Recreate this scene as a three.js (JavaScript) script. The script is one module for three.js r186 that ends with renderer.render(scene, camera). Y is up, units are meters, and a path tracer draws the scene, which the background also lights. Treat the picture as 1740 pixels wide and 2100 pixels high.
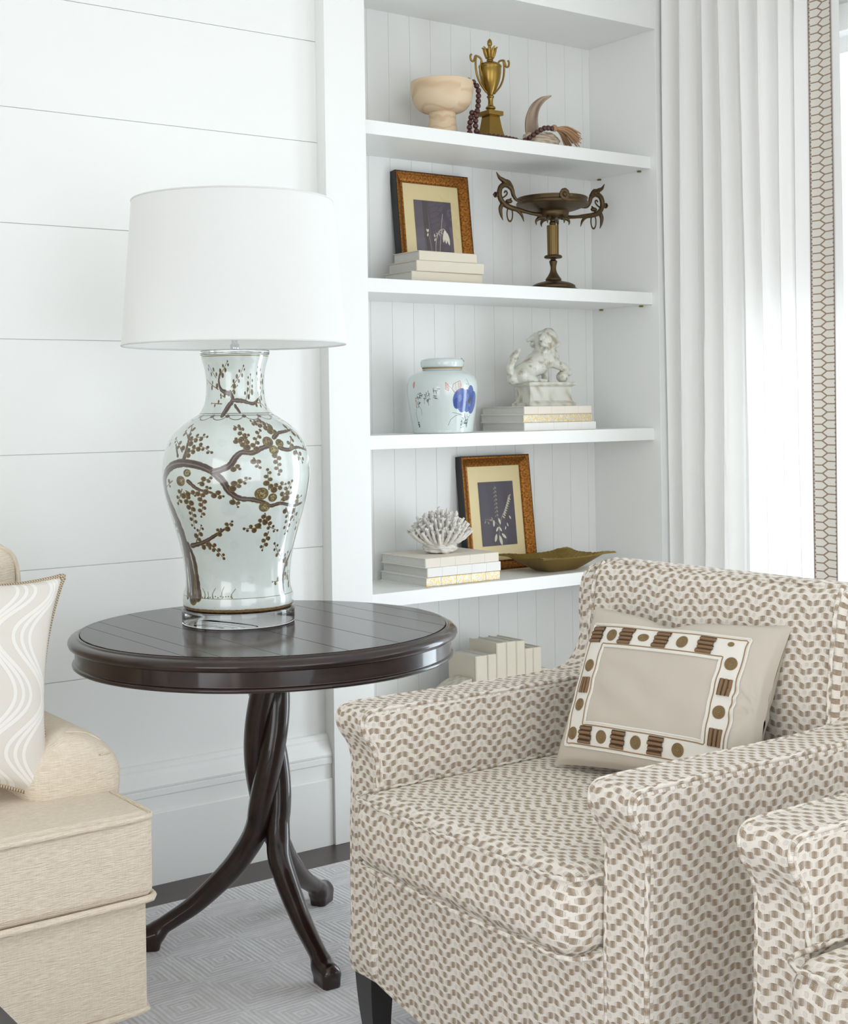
import * as THREE from 'three';
import { RoundedBoxGeometry } from 'three/addons/geometries/RoundedBoxGeometry.js';
import { mergeGeometries, mergeVertices, toCreasedNormals } from 'three/addons/utils/BufferGeometryUtils.js';
import { MarchingCubes } from 'three/addons/objects/MarchingCubes.js';
import { ImprovedNoise } from 'three/addons/math/ImprovedNoise.js';
import { RectAreaLightUniformsLib } from 'three/addons/lights/RectAreaLightUniformsLib.js';

// ---------- camera, sky, daylight, exposure ----------
RectAreaLightUniformsLib.init();
const scene = new THREE.Scene();
const FPX = 2863.1, PPY = 839.6, YAW = 0.6269, ROLL = 0.0148;
const camera = new THREE.PerspectiveCamera(2 * Math.atan(1050 / FPX) * 180 / Math.PI, 1740 / 2100, 0.05, 60);
camera.position.set(-2.367, 1.3, 3.5483);
camera.rotation.order = 'YXZ';
camera.rotation.set(0, -YAW, -ROLL);
camera.setViewOffset(1740, 2100, 0, 1050 - PPY, 1740, 2100);
const renderer = new THREE.WebGLRenderer({ antialias: true });
renderer.toneMapping = THREE.LinearToneMapping;
renderer.toneMappingExposure = 0.86;
renderer.shadowMap.enabled = true;
scene.background = new THREE.Color(1.6, 1.75, 1.9);          // overcast bright sky, seen only through the windows
const DAY = new THREE.Color(1.0, 0.985, 0.965), SKYBLUE = new THREE.Color(0.80, 0.92, 1.0);
function windowLight(x, y, z, w, h, ry, intensity, color = DAY) {
  const l = new THREE.RectAreaLight(color, intensity, w, h);
  l.position.set(x, y, z); l.rotation.y = ry; scene.add(l); l.name = 'window_daylight';  // one window shows, the other three are out of view
  return l;
}
// a RectAreaLight shines along its own -z: turned by +90 degrees about y it shines towards -x
const XR = 1.40;                                             // inner face of the window wall
windowLight(XR + 0.02, 0.86, 0.86, 0.98, 1.50, Math.PI / 2, 7.2, SKYBLUE);     // strong and kept to the lower panes, to light the low wall
windowLight(XR + 0.02, 1.29, 3.15, 2.2, 2.36, Math.PI / 2, 1.1);  // out of view, lights the room from the front right
windowLight(-1.4, 1.29, 5.58, 2.8, 2.36, 0, 1.85, new THREE.Color(0.91, 0.965, 1.0));  // unseen, behind the viewer; placed to light the chair side and low wall
windowLight(-4.38, 1.29, 3.3, 2.2, 2.36, -Math.PI / 2, 2.5);  // unseen, on the left; placed to light left-facing sides and the bookcase recess

// ---------- helpers ----------
let seed = 7;
const rnd = () => { seed = (seed + 0x6D2B79F5) | 0; let t = Math.imul(seed ^ (seed >>> 15), 1 | seed); t = (t + Math.imul(t ^ (t >>> 7), 61 | t)) ^ t; return ((t ^ (t >>> 14)) >>> 0) / 4294967296; };
const rr = (a, b) => a + (b - a) * rnd();
const V = (x, y, z) => new THREE.Vector3(x, y, z);
const noise = new ImprovedNoise();
const fbm = (x, y, z) => noise.noise(x, y, z) * 0.55 + noise.noise(x * 2.1, y * 2.1, z * 2.1) * 0.28 + noise.noise(x * 4.3, y * 4.3, z * 4.3) * 0.17;
const used = {};
function numbered(n) { if (used[n] === undefined) { used[n] = 0; return n; } used[n]++; return n + '_' + String(used[n]).padStart(3, '0'); }
function thing(name, label, category, pos = [0, 0, 0], ry = 0, group) {
  const o = new THREE.Group(); o.name = numbered(name); o.position.set(...pos); o.rotation.y = ry;
  o.userData = { label, category }; if (group) o.userData.group = group; scene.add(o); return o;
}
function part(name, geo, mat, parent, label) {
  const m = new THREE.Mesh(Array.isArray(geo) ? merge(geo) : geo, mat); m.name = name; m.castShadow = m.receiveShadow = true;
  if (label) m.userData.label = label; (parent || scene).add(m); return m;
}
function struct(name, geo, mat, parent) { const m = part(name, geo, mat, parent); if (!parent) m.userData.kind = 'structure'; return m; }
function single(name, geo, mat, label, category, group) { const m = part(numbered(name), geo, mat); m.userData = { label, category }; if (group) m.userData.group = group; return m; }
function merge(list) { const l = list.map(g => { const q = g.index ? g.toNonIndexed() : g; for (const k of Object.keys(q.attributes)) if (!['position', 'normal', 'uv'].includes(k)) q.deleteAttribute(k); if (!q.attributes.uv) q.setAttribute('uv', new THREE.BufferAttribute(new Float32Array(q.attributes.position.count * 2), 2)); return q; }); return mergeGeometries(l); }
function chairUV(g) { return boxUV(g, 1, true); }
function boxUV(g, s = 1, swap = false) {                                   // metres by the dominant axis of each face
  const q = g.index ? g.toNonIndexed() : g, p = q.attributes.position, uv = new Float32Array(p.count * 2), a = V(), b = V(), c = V(), n = V();
  for (let i = 0; i < p.count; i += 3) {
    a.fromBufferAttribute(p, i); b.fromBufferAttribute(p, i + 1); c.fromBufferAttribute(p, i + 2);
    n.copy(b).sub(a).cross(c.clone().sub(a)); const x = Math.abs(n.x), y = Math.abs(n.y), z = Math.abs(n.z);
    [a, b, c].forEach((v, k) => { const t = x >= y && x >= z ? [v.z, v.y] : y >= z ? (swap ? [v.z, -v.x] : [v.x, v.z]) : [v.x, v.y]; uv[(i + k) * 2] = t[0] * s; uv[(i + k) * 2 + 1] = t[1] * s; });
  }
  q.setAttribute('uv', new THREE.BufferAttribute(uv, 2)); return q;
}
function box(x0, x1, y0, y1, z0, z1) { const g = new THREE.BoxGeometry(x1 - x0, y1 - y0, z1 - z0); g.translate((x0 + x1) / 2, (y0 + y1) / 2, (z0 + z1) / 2); return boxUV(g); }
function rbox(x0, x1, y0, y1, z0, z1, r = 0.005, seg = 3) { const g = new RoundedBoxGeometry(x1 - x0, y1 - y0, z1 - z0, seg, r); g.translate((x0 + x1) / 2, (y0 + y1) / 2, (z0 + z1) / 2); return boxUV(g); }
function lathe(pts, seg = 64) { return new THREE.LatheGeometry(pts.map(p => new THREE.Vector2(p[0], p[1])), seg); }
function smooth(pts, n) { const c = new THREE.CatmullRomCurve3(pts.map(p => V(p[0], p[1], p[2] || 0)), false, 'centripetal'); return c.getPoints(n); }
function slathe(pts, n = 60, seg = 72) { return lathe(smooth(pts, n).map(v => [Math.max(v.x, 0.0001), v.y]), seg); }
function tube(pts, r, n = 40, rs = 10, closed = false) { const c = new THREE.CatmullRomCurve3(pts.map(p => p.isVector3 ? p : V(...p)), closed, 'centripetal'), g = new THREE.TubeGeometry(c, n, r, rs, closed), uv = g.attributes.uv, L = c.getLength(); for (let i = 0; i < uv.count; i++) uv.setXY(i, uv.getX(i) * L, uv.getY(i) * 6.283 * r); return g; }
function taper(pts, rad, n = 40, rs = 10, cap = true) {      // tube whose radius follows rad(t) or a list of radii
  const c = new THREE.CatmullRomCurve3(pts.map(p => p.isVector3 ? p : V(...p)), false, 'centripetal'), f = c.computeFrenetFrames(n, false);
  const rf = typeof rad === 'function' ? rad : t => { const k = t * (rad.length - 1), i = Math.min(rad.length - 2, Math.floor(k)); return rad[i] + (rad[i + 1] - rad[i]) * (k - i); };
  return grid(n + 2, rs, (u, v) => {
    const k = Math.min(n, Math.max(0, Math.round(u * (n + 2)) - 1)), t = k / n, P = c.getPointAt(t); let r = rf(t);
    if (cap && (u === 0 || u === 1)) r = 0.00001;
    const a = v * Math.PI * 2; return P.addScaledVector(f.normals[k], Math.cos(a) * r).addScaledVector(f.binormals[k], Math.sin(a) * r);
  }, (u, v) => [u * c.getLength(), v]);
}
function grid(nu, nv, fn, uvfn) {
  const p = [], uv = [], idx = [];
  for (let i = 0; i <= nu; i++) for (let j = 0; j <= nv; j++) { const q = fn(i / nu, j / nv, i, j); p.push(q.x, q.y, q.z); const t = uvfn ? uvfn(i / nu, j / nv, q) : [i / nu, j / nv]; uv.push(t[0], t[1]); }
  for (let i = 0; i < nu; i++) for (let j = 0; j < nv; j++) { const a = i * (nv + 1) + j, b = a + 1, c = a + nv + 1, d = c + 1; idx.push(a, c, b, b, c, d); }
  const g = new THREE.BufferGeometry(); g.setAttribute('position', new THREE.Float32BufferAttribute(p, 3)); g.setAttribute('uv', new THREE.Float32BufferAttribute(uv, 2)); g.setIndex(idx); g.computeVertexNormals(); return g;
}
function extrude(pts, depth, bevel = 0, seg = 2) {           // polygon in xy, from z = 0 to depth, bevel kept inside
  const s = new THREE.Shape(pts.map(p => new THREE.Vector2(p[0], p[1])));
  const g = new THREE.ExtrudeGeometry(s, { depth: depth - 2 * bevel, bevelEnabled: bevel > 0, bevelSize: bevel, bevelThickness: bevel, bevelOffset: -bevel, bevelSegments: seg, curveSegments: 12 });
  g.translate(0, 0, bevel); return g;
}
// slab whose outline is a closed smooth profile in xy, between z0 and z1, edges rounded by r; uv in metres
function slab(profile, z0, z1, r, n = 160, closedPts) {
  const c = closedPts ? null : new THREE.CatmullRomCurve3(profile.map(p => V(p[0], p[1], 0)), true, 'centripetal');
  const P = c ? c.getSpacedPoints(n).slice(0, n) : profile.map(p => V(p[0], p[1], 0)); n = P.length;
  let area = 0; for (let i = 0; i < n; i++) { const a = P[i], b = P[(i + 1) % n]; area += a.x * b.y - b.x * a.y; } if (area < 0) P.reverse();
  const N = P.map((p, i) => { const a = P[(i + n - 1) % n], b = P[(i + 1) % n], t = b.clone().sub(a).normalize(); return V(t.y, -t.x, 0); });
  const L = [0]; for (let i = 0; i < n; i++) L.push(L[i] + P[i].distanceTo(P[(i + 1) % n]));
  const rings = []; const q = 5; for (let k = 0; k <= q; k++) { const a = k / q * Math.PI / 2; rings.push([-r * (1 - Math.sin(a)), z0 + r * (1 - Math.cos(a))]); }
  for (let k = q; k >= 0; k--) { const a = k / q * Math.PI / 2; rings.push([-r * (1 - Math.sin(a)), z1 - r * (1 - Math.cos(a))]); }
  const band = grid(n, rings.length - 1, (u, v, i, j) => { const k = i % n; return V(P[k].x + N[k].x * rings[j][0], P[k].y + N[k].y * rings[j][0], rings[j][1]); }, (u, v, p) => [p.z, L[Math.round(u * n)]]);
  const ns = band.attributes.normal, w = rings.length;       // close the seam
  for (let j = 0; j < w; j++) { const a = V().fromBufferAttribute(ns, j), b = V().fromBufferAttribute(ns, n * w + j); a.add(b).normalize(); ns.setXYZ(j, a.x, a.y, a.z); ns.setXYZ(n * w + j, a.x, a.y, a.z); }
  const inner = P.map((p, i) => new THREE.Vector2(p.x - N[i].x * r, p.y - N[i].y * r)), caps = [];
  for (const z of [z0, z1]) { const g = new THREE.ShapeGeometry(new THREE.Shape(inner)); if (z === z0) { const ix = g.index.array; for (let i = 0; i < ix.length; i += 3) { const t = ix[i]; ix[i] = ix[i + 1]; ix[i + 1] = t; } const nn = g.attributes.normal; for (let i = 0; i < nn.count; i++) nn.setXYZ(i, 0, 0, -1); } g.translate(0, 0, z); caps.push(g); }
  return { geo: merge([band, ...caps]), P, N };
}
function sdfMesh(fn, cx, cy, cz, half, res = 64) {           // marching cubes over a cube of side 2 * half; fn = distance
  const mc = new MarchingCubes(res, new THREE.MeshStandardMaterial(), false, false, 120000); mc.isolation = 0; mc.reset();
  for (let k = 0; k < res; k++) for (let j = 0; j < res; j++) for (let i = 0; i < res; i++)
    mc.field[k * res * res + j * res + i] = -fn(cx + (i - res / 2) / (res / 2) * half, cy + (j - res / 2) / (res / 2) * half, cz + (k - res / 2) / (res / 2) * half) / half * 50;
  mc.update(); const n = mc.count, pos = new Float32Array(mc.positionArray.slice(0, n * 3));
  for (let i = 0; i < n; i++) { pos[i * 3] = cx + pos[i * 3] * half; pos[i * 3 + 1] = cy + pos[i * 3 + 1] * half; pos[i * 3 + 2] = cz + pos[i * 3 + 2] * half; }
  let g = new THREE.BufferGeometry(); g.setAttribute('position', new THREE.BufferAttribute(pos, 3)); g = mergeVertices(g, half * 1e-4); g.computeVertexNormals(); return g;
}
const smin = (a, b, k) => { const h = Math.max(k - Math.abs(a - b), 0) / k; return Math.min(a, b) - h * h * k / 4; };
function capsule(x, y, z, a, b, ra, rb) { const bx = b[0] - a[0], by = b[1] - a[1], bz = b[2] - a[2], px = x - a[0], py = y - a[1], pz = z - a[2]; const t = Math.max(0, Math.min(1, (px * bx + py * by + pz * bz) / (bx * bx + by * by + bz * bz + 1e-12))); return Math.hypot(px - bx * t, py - by * t, pz - bz * t) - (ra + (rb - ra) * t); }
function canvasTex(w, h, draw, srgb = true, rep) {
  const c = document.createElement('canvas'); c.width = w; c.height = h; draw(c.getContext('2d'), w, h);
  const t = new THREE.CanvasTexture(c); t.wrapS = t.wrapT = THREE.RepeatWrapping; if (srgb) t.colorSpace = THREE.SRGBColorSpace; if (rep) t.repeat.set(rep[0], rep[1]); t.magFilter = THREE.LinearFilter; return t;
}
function dataTex(n, m, fn, srgb = true, rep) {
  const d = new Uint8Array(n * m * 4); for (let j = 0; j < m; j++) for (let i = 0; i < n; i++) { const c = fn(i / n, j / m, i, j); const q = Array.isArray(c) ? c : [c, c, c]; for (let k = 0; k < 3; k++) d[(j * n + i) * 4 + k] = Math.max(0, Math.min(255, q[k])); d[(j * n + i) * 4 + 3] = 255; }
  const t = new THREE.DataTexture(d, n, m, THREE.RGBAFormat); t.wrapS = t.wrapT = THREE.RepeatWrapping; t.magFilter = THREE.LinearFilter; if (srgb) t.colorSpace = THREE.SRGBColorSpace; if (rep) t.repeat.set(rep[0], rep[1]); t.needsUpdate = true; return t;
}
const std = (o) => new THREE.MeshStandardMaterial(o), phys = (o) => new THREE.MeshPhysicalMaterial(o);
const lerp3 = (a, b, t) => a.map((v, i) => v + (b[i] - v) * t);

// ---------- materials ----------
const speck = (n, amp, f) => dataTex(n, n, (u, v) => { const a = u * Math.PI * 2, b = v * Math.PI * 2; return 128 + amp * (noise.noise(Math.cos(a) * f, Math.sin(a) * f, Math.cos(b) * f + 9.3 + Math.sin(b) * f * 0.7) + (rnd() - 0.5)); }, false);
const fineBump = speck(256, 60, 6);
const paint = phys({ color: 0xf6f6f3, roughness: 0.42, bumpMap: fineBump, bumpScale: 0.00012, clearcoat: 0.15, clearcoatRoughness: 0.4 });
const paintWall = std({ color: 0xf6f6f3, roughness: 0.5, bumpMap: fineBump, bumpScale: 0.00012 });
const paintGap = std({ color: 0xb9bab6, roughness: 0.8 });
const ceilingMat = std({ color: 0xf8f7f4, roughness: 0.9 });
const darkWoodTex = dataTex(512, 512, (u, v) => { const g = noise.noise(u * 6, v * 60, 1.2) * 0.5 + noise.noise(u * 14, v * 160, 4.2) * 0.5; return lerp3([58, 38, 32], [92, 62, 50], 0.5 + g * 0.7); });
const floorMat = phys({ map: darkWoodTex, color: 0xb0a4a4, roughness: 0.38, clearcoat: 0.3, clearcoatRoughness: 0.35 });
const brassPin = std({ color: 0x8d8148, metalness: 1, roughness: 0.4 });

// ---------- the room ----------
const CEIL = 3.0, XL = -4.4, ZF = 5.6, ZW = -0.0487, NW = 1.2484, ND = 0.3456, XP = -0.1465;
struct('floor', box(XL - 0.1, XR + 0.14, -0.06, 0, -0.5, ZF + 0.1), floorMat);
struct('ceiling', box(XL - 0.1, XR + 0.14, CEIL, CEIL + 0.08, -0.5, ZF + 0.1), ceilingMat);

{ // panelled wall of wide horizontal boards: each board a piece, narrow recessed joints
  const w = struct('wall_back', box(XL, XP + 0.0, 0, CEIL, -0.16, ZW - 0.005), paintWall);
  const lines = [0.2816]; for (let k = 1; k < 9; k++) lines.push(0.2816 + 0.3047 * k);
  const ys = [0.0, ...lines, CEIL];
  for (let i = 0; i + 1 < ys.length; i++) { const g = 0.0009; part('board', rbox(XL, XP, ys[i] + g, ys[i + 1] - g, ZW - 0.006, ZW, 0.0006, 1), paintWall, w); }
}
{ // moulded skirting
  const pr = [[-0.0487, 0], [-0.010, 0], [-0.010, 0.196], [-0.0125, 0.2], [-0.0165, 0.2005], [-0.0165, 0.2415], [-0.0125, 0.2435], [-0.0115, 0.246], [-0.0115, 0.260], [-0.014, 0.2625], [-0.0115, 0.266], [-0.0105, 0.271], [-0.0125, 0.278], [-0.018, 0.287], [-0.025, 0.298], [-0.029, 0.310], [-0.031, 0.312], [-0.031, 0.316], [-0.034, 0.322], [-0.038, 0.328], [-0.0487, 0.330]];
  const g = extrude(pr.map(p => [p[0], p[1]]), XP - XL - 0.0005, 0); g.rotateY(-Math.PI / 2); g.scale(-1, 1, 1); // profile z -> x after turning
  g.computeVertexNormals();
  const q = new THREE.BufferGeometry(); const pos = [], idx = [], n = pr.length;
  for (const x of [XL, XP - 0.0005]) for (const p of pr) pos.push(x, p[1], p[0]);
  for (let i = 0; i < n - 1; i++) idx.push(i, i + 1, n + i, i + 1, n + i + 1, n + i);
  const tri = THREE.ShapeUtils.triangulateShape(pr.map(p => new THREE.Vector2(p[0], p[1])), []); for (const t of tri) idx.push(n + t[0], n + t[1], n + t[2]);
  q.setAttribute('position', new THREE.Float32BufferAttribute(pos, 3)); q.setIndex(idx); const flat = q.toNonIndexed(); flat.computeVertexNormals();
  struct('baseboard_back', boxUV(flat), paint);
}
{ // window wall on the right: two tall openings, the nearer one out of view
  const O = [[0.36, 1.36], [2.02, 4.28]], Y0 = 0.09, Y1 = 2.5, x0 = XR, x1 = XR + 0.14;
  const zs = [-0.5, ...O.flat(), ZF]; const g = [];
  for (let i = 0; i < zs.length; i += 2) g.push(box(x0, x1, 0, CEIL, zs[i], zs[i + 1]));
  for (const [a, b] of O) { g.push(box(x0, x1, 0, Y0, a, b)); g.push(box(x0, x1, Y1, CEIL, a, b)); }
  struct('wall_right', g, paintWall);
  struct('unseen_roof', box(XR + 0.14, XR + 2.2, 2.62, 2.72, -0.5, 1.6), paintWall);  // out of view, placed to keep sky light off the upper panes
  const glass = phys({ color: 0xffffff, transmission: 1, thickness: 0, roughness: 0.0, ior: 1.45 });
  { // far left wall, its unseen window placed to light left-facing sides
    const a = 2.18, b = 4.42, w = new THREE.Group(), f = 0.05, x0 = XL - 0.1, x1 = XL - 0.05, n = 4, step = (b - a - 2 * f) / n, sy = (Y1 - Y0 - 2 * f) / 3; w.name = 'window_4'; w.userData.kind = 'structure'; scene.add(w);
    struct('wall_left', [box(XL - 0.14, XL, 0, CEIL, -0.5, a), box(XL - 0.14, XL, 0, CEIL, b, ZF), box(XL - 0.14, XL, 0, Y0, a, b), box(XL - 0.14, XL, Y1, CEIL, a, b)], paintWall);
    part('frame', [box(x0, x1, Y0, Y1, a, a + f), box(x0, x1, Y0, Y1, b - f, b), box(x0, x1, Y0, Y0 + f, a + f, b - f), box(x0, x1, Y1 - f, Y1, a + f, b - f)], paint, w);
    for (let i = 1; i < n; i++) part('mullion', box(x0 + 0.01, x1 - 0.01, Y0 + f, Y1 - f, a + f + i * step - 0.014, a + f + i * step + 0.014), paint, w);
    for (let j = 1; j < 3; j++) part('glazing_bar', box(x0 + 0.012, x1 - 0.012, Y0 + f + j * sy - 0.011, Y0 + f + j * sy + 0.011, a + f, b - f), paint, w);
    for (let i = 0; i < n; i++) for (let j = 0; j < 3; j++) { const g2 = new THREE.PlaneGeometry(step, sy); g2.rotateY(Math.PI / 2); g2.translate((x0 + x1) / 2, Y0 + f + (j + 0.5) * sy, a + f + (i + 0.5) * step); part('pane', g2, glass, w); }
  }
  { // wall behind the viewer, its unseen window placed to light chair side and low wall
    const fg = [], a = -2.82, b = 0.02; fg.push(box(XL - 0.1, a, 0, CEIL, ZF, ZF + 0.14), box(b, XR + 0.14, 0, CEIL, ZF, ZF + 0.14), box(a, b, 0, Y0, ZF, ZF + 0.14), box(a, b, Y1, CEIL, ZF, ZF + 0.14)); struct('wall_front', fg, paintWall);
    const w = new THREE.Group(); w.name = 'window_3'; w.userData.kind = 'structure'; scene.add(w); const f = 0.05, z0 = ZF + 0.05, z1 = ZF + 0.1, n = 5, step = (b - a - 2 * f) / n, sy = (Y1 - Y0 - 2 * f) / 3;
    part('frame', [box(a, a + f, Y0, Y1, z0, z1), box(b - f, b, Y0, Y1, z0, z1), box(a + f, b - f, Y0, Y0 + f, z0, z1), box(a + f, b - f, Y1 - f, Y1, z0, z1)], paint, w);
    for (let i = 1; i < n; i++) part('mullion', box(a + f + i * step - 0.014, a + f + i * step + 0.014, Y0 + f, Y1 - f, z0 + 0.01, z1 - 0.01), paint, w);
    for (let j = 1; j < 3; j++) part('glazing_bar', box(a + f, b - f, Y0 + f + j * sy - 0.011, Y0 + f + j * sy + 0.011, z0 + 0.012, z1 - 0.012), paint, w);
    for (let i = 0; i < n; i++) for (let j = 0; j < 3; j++) { const g2 = new THREE.PlaneGeometry(step, sy); g2.rotateY(Math.PI); g2.translate(a + f + (i + 0.5) * step, Y0 + f + (j + 0.5) * sy, (z0 + z1) / 2); part('pane', g2, glass, w); }
  }
  O.forEach(([a, b], k) => {
    const w = new THREE.Group(); w.name = 'window_' + (k + 1); w.userData.kind = 'structure'; scene.add(w);
    const f = 0.05, xa = x0 + 0.05, xb = x0 + 0.1;
    part('frame', [box(xa, xb, Y0, Y1, a, a + f), box(xa, xb, Y0, Y1, b - f, b), box(xa, xb, Y0, Y0 + f, a + f, b - f), box(xa, xb, Y1 - f, Y1, a + f, b - f)], paint, w);
    part('sill', rbox(x0 - 0.03, x0 + 0.05, Y0 - 0.03, Y0, a - 0.03, b + 0.03, 0.006), paint, w);
    part('casing', [rbox(x0 - 0.018, x0, Y1, Y1 + 0.09, a - 0.09, b + 0.09, 0.004), rbox(x0 - 0.018, x0, Y0, Y1, a - 0.08, a, 0.004), rbox(x0 - 0.018, x0, Y0, Y1, b, b + 0.08, 0.004)], paint, w);
    const n = k ? 4 : 2, step = (b - a - 2 * f) / n, rows = 3, sy = (Y1 - Y0 - 2 * f) / rows;
    for (let i = 1; i < n; i++) part('mullion', box(xa + 0.01, xb - 0.01, Y0 + f, Y1 - f, a + f + i * step - 0.014, a + f + i * step + 0.014), paint, w);
    for (let j = 1; j < rows; j++) part('glazing_bar', box(xa + 0.012, xb - 0.012, Y0 + f + j * sy - 0.011, Y0 + f + j * sy + 0.011, a + f, b - f), paint, w);
    for (let i = 0; i < n; i++) for (let j = 0; j < rows; j++) { const g2 = new THREE.PlaneGeometry(step, sy); g2.rotateY(-Math.PI / 2); g2.translate((xa + xb) / 2, Y0 + f + (j + 0.5) * sy, a + f + (i + 0.5) * step); part('pane', g2, glass, w); }
  });
}

// ---------- built-in bookcase ----------
const T = [2.1967, 1.7083, 1.2212, 0.7315, 0.243], TH = 0.0432;
const bookcase = thing('bookcase', 'white built-in bookcase with open shelves and tongue and groove back', 'bookcase', [0, 0, 0]);
part('pilaster', rbox(XP, 0, 0, CEIL, -ND - 0.04, 0, 0.0015, 1), paint, bookcase);
part('side_panel', [rbox(NW, XR - 0.002, 0, CEIL, -ND - 0.04, 0, 0.0015, 1)], paint, bookcase);
part('header', rbox(0, NW, 2.6483, CEIL, -ND - 0.02, 0, 0.0015, 1), paint, bookcase);
part('plinth', rbox(0, NW, 0, T[4] - TH, -ND, -0.0324, 0.0015, 1), paint, bookcase);
part('backing', box(0, NW, 0, 2.66, -ND - 0.035, -ND - 0.002), paint, bookcase);
{
  const xs = [0]; for (let x = 0.0615; x < NW; x += 0.0885) xs.push(x); xs.push(NW);
  for (let i = 0; i + 1 < xs.length; i++) part('board', rbox(xs[i] + 0.0004, xs[i + 1] - 0.0004, T[4], 2.6483, -ND - 0.004, -ND, 0.0006, 1), paint, bookcase);
}
T.forEach((t, i) => {
  const s = part('shelf', rbox(0, NW, t - TH, t, -ND, -0.0324, 0.0012, 1), paint, bookcase);
  if (i < 2) for (const z of [-0.085, -0.295]) for (const x of [NW - 0.004, 0.004]) part('shelf_pin', rbox(x - 0.006, x + 0.004, t - TH - 0.006, t - TH, z - 0.006, z + 0.006, 0.001, 1), brassPin, s);
});

// ---------- rug ----------
{
  const S = 1024;
  const rugH = (u, v) => { const x = (u * 2) % 1, y = (v * 2) % 1, k = ((u * 2) | 0) + ((v * 2) | 0); const d = Math.max(Math.abs(x - 0.5), Math.abs(y - 0.5)) * 2; const w = 0.02 * noise.noise(u * 20, v * 20, 2); return 0.5 + 0.5 * Math.sin((d + w) * Math.PI * 2 * 7.5 + k); };
  const k2 = (u, v) => { const d = Math.max(Math.abs((u * 2) % 1 - 0.5), Math.abs((v * 2) % 1 - 0.5)) * 2; return Math.sin(d * Math.PI * 5) > 0 ? 1 : -1; };
  const map = dataTex(S, S, (u, v, i, j) => { const h = rugH(u, v), n = noise.noise(u * 12, v * 12, 3.3) * 0.5 + noise.noise(u * 60, v * 60, 7) * 0.4 + (rnd() - 0.5) * 0.7; const q = Math.max(0, Math.min(1, h * 0.62 + 0.12 * k2(u, v) + n * 0.55)); return lerp3([226, 222, 223], [252, 252, 254], q); });
  const bmp = dataTex(S, S, (u, v) => 90 + 120 * Math.pow(rugH(u, v), 0.8) + (rnd() - 0.5) * 70, false);
  const rm = std({ map, bumpMap: bmp, bumpScale: 0.003, roughness: 1 });
  const rug = rbox(-4.0, 1.05, 0.0005, 0.012, 0.165, 4.9, 0.005); const uv = rug.attributes.uv; for (let i = 0; i < uv.count; i++) uv.setXY(i, (uv.getX(i) + 0.84) / 0.374 + 0.25, (uv.getY(i) - 0.593) / 0.374 + 0.25);
  single('rug', rug, rm, 'pale grey area rug with carved concentric square pattern', 'rug');
}

// ---------- curtain ----------
{
  const sheer = phys({ color: 0xfbf9f6, roughness: 1, transmission: 0.085, thickness: 0, bumpMap: fineBump, bumpScale: 0.0002, side: THREE.DoubleSide });
  const c = thing('curtain', 'white sheer curtain with honeycomb trim hanging beside the bookcase', 'curtain', [0, 0.015, 0]);
  const zA = 0.014, zB = 0.772, H = 2.97;
  // folds: sharper pleats, unevenly wide
  const kn = [0, 0.035, 0.085, 0.125, 0.18, 0.215, 0.27, 0.31, 0.365, 0.405, 0.45, 0.49, 0.53, 0.57];
  const fold = (z, y) => { const s = (z - zA); if (s > 0.57) return 0.012 * Math.sin((s - 0.57) * 22); let i = 0; while (i < kn.length - 2 && kn[i + 1] < s) i++; const t = (s - kn[i]) / (kn[i + 1] - kn[i]); const q = i % 2 ? 1 - t : t; return (q * q * (3 - 2 * q) - 0.5) * (0.05 + 0.012 * Math.sin(i * 1.7)) * (0.8 + 0.2 * (1 - y / H)); };
  const X = (z, y) => 1.288 + fold(z + 0.006 * Math.sin(y * 1.3 + z * 9), y) + 0.004 * Math.sin(y * 2.1 + z * 14);
  part('panel', grid(260, 24, (u, v) => { const z = zA + (zB - zA) * u, y = v * H; return V(X(z, y), y, z); }, (u, v) => [u * 3, v * 12]), sheer, c);
  const trimTex = canvasTex(256, 1024, (g, w, h) => {
    g.fillStyle = '#efe9df'; g.fillRect(0, 0, w, h); for (let i = 0; i < 900; i++) { g.fillStyle = `rgba(215,203,190,${0.3 * rnd()})`; g.fillRect(rnd() * w, rnd() * h, 1.5, 14 + rnd() * 30); }
    const n = 8, p = h / n; g.strokeStyle = '#8d7460'; g.lineWidth = 17; g.lineJoin = 'round';
    const L = pts => { g.beginPath(); pts.forEach((q, i) => i ? g.lineTo(q[0], q[1]) : g.moveTo(q[0], q[1])); g.stroke(); };
    for (let pass = 0; pass < 2; pass++) {
      if (pass) { g.strokeStyle = '#b49c84'; g.lineWidth = 5; }
      for (let k = -1; k <= n; k++) { const y = k * p; L([[18, y + p * 0.5], [96, y + p * 0.5], [152, y + p], [238, y + p]]); L([[96, y + p * 0.5], [152, y]]); }
    }
    g.fillStyle = '#a8968a'; g.fillRect(0, 0, 15, h); g.fillRect(w - 15, 0, 15, h);
    for (let k = 0; k < n * 2; k++) { g.fillStyle = '#8d7f76'; g.fillRect(4, k * p / 2 + 20, 16, 26); g.fillRect(w - 20, k * p / 2 + 50, 16, 26); }
  });
  const tm = phys({ map: trimTex, roughness: 1, transmission: 0.12, thickness: 0, side: THREE.DoubleSide, bumpMap: fineBump, bumpScale: 0.0004 });
  const t0 = 0.632, t1 = 0.735;
  part('trim_band', grid(20, 24, (u, v) => { const z = t0 + (t1 - t0) * u, y = v * H; return V(X(z, y) - 0.003, y, z); }, (u, v) => [u, v * H / (0.0262 * 8)]), tm, c, 'cream band with taupe honeycomb embroidery');
}

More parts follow.
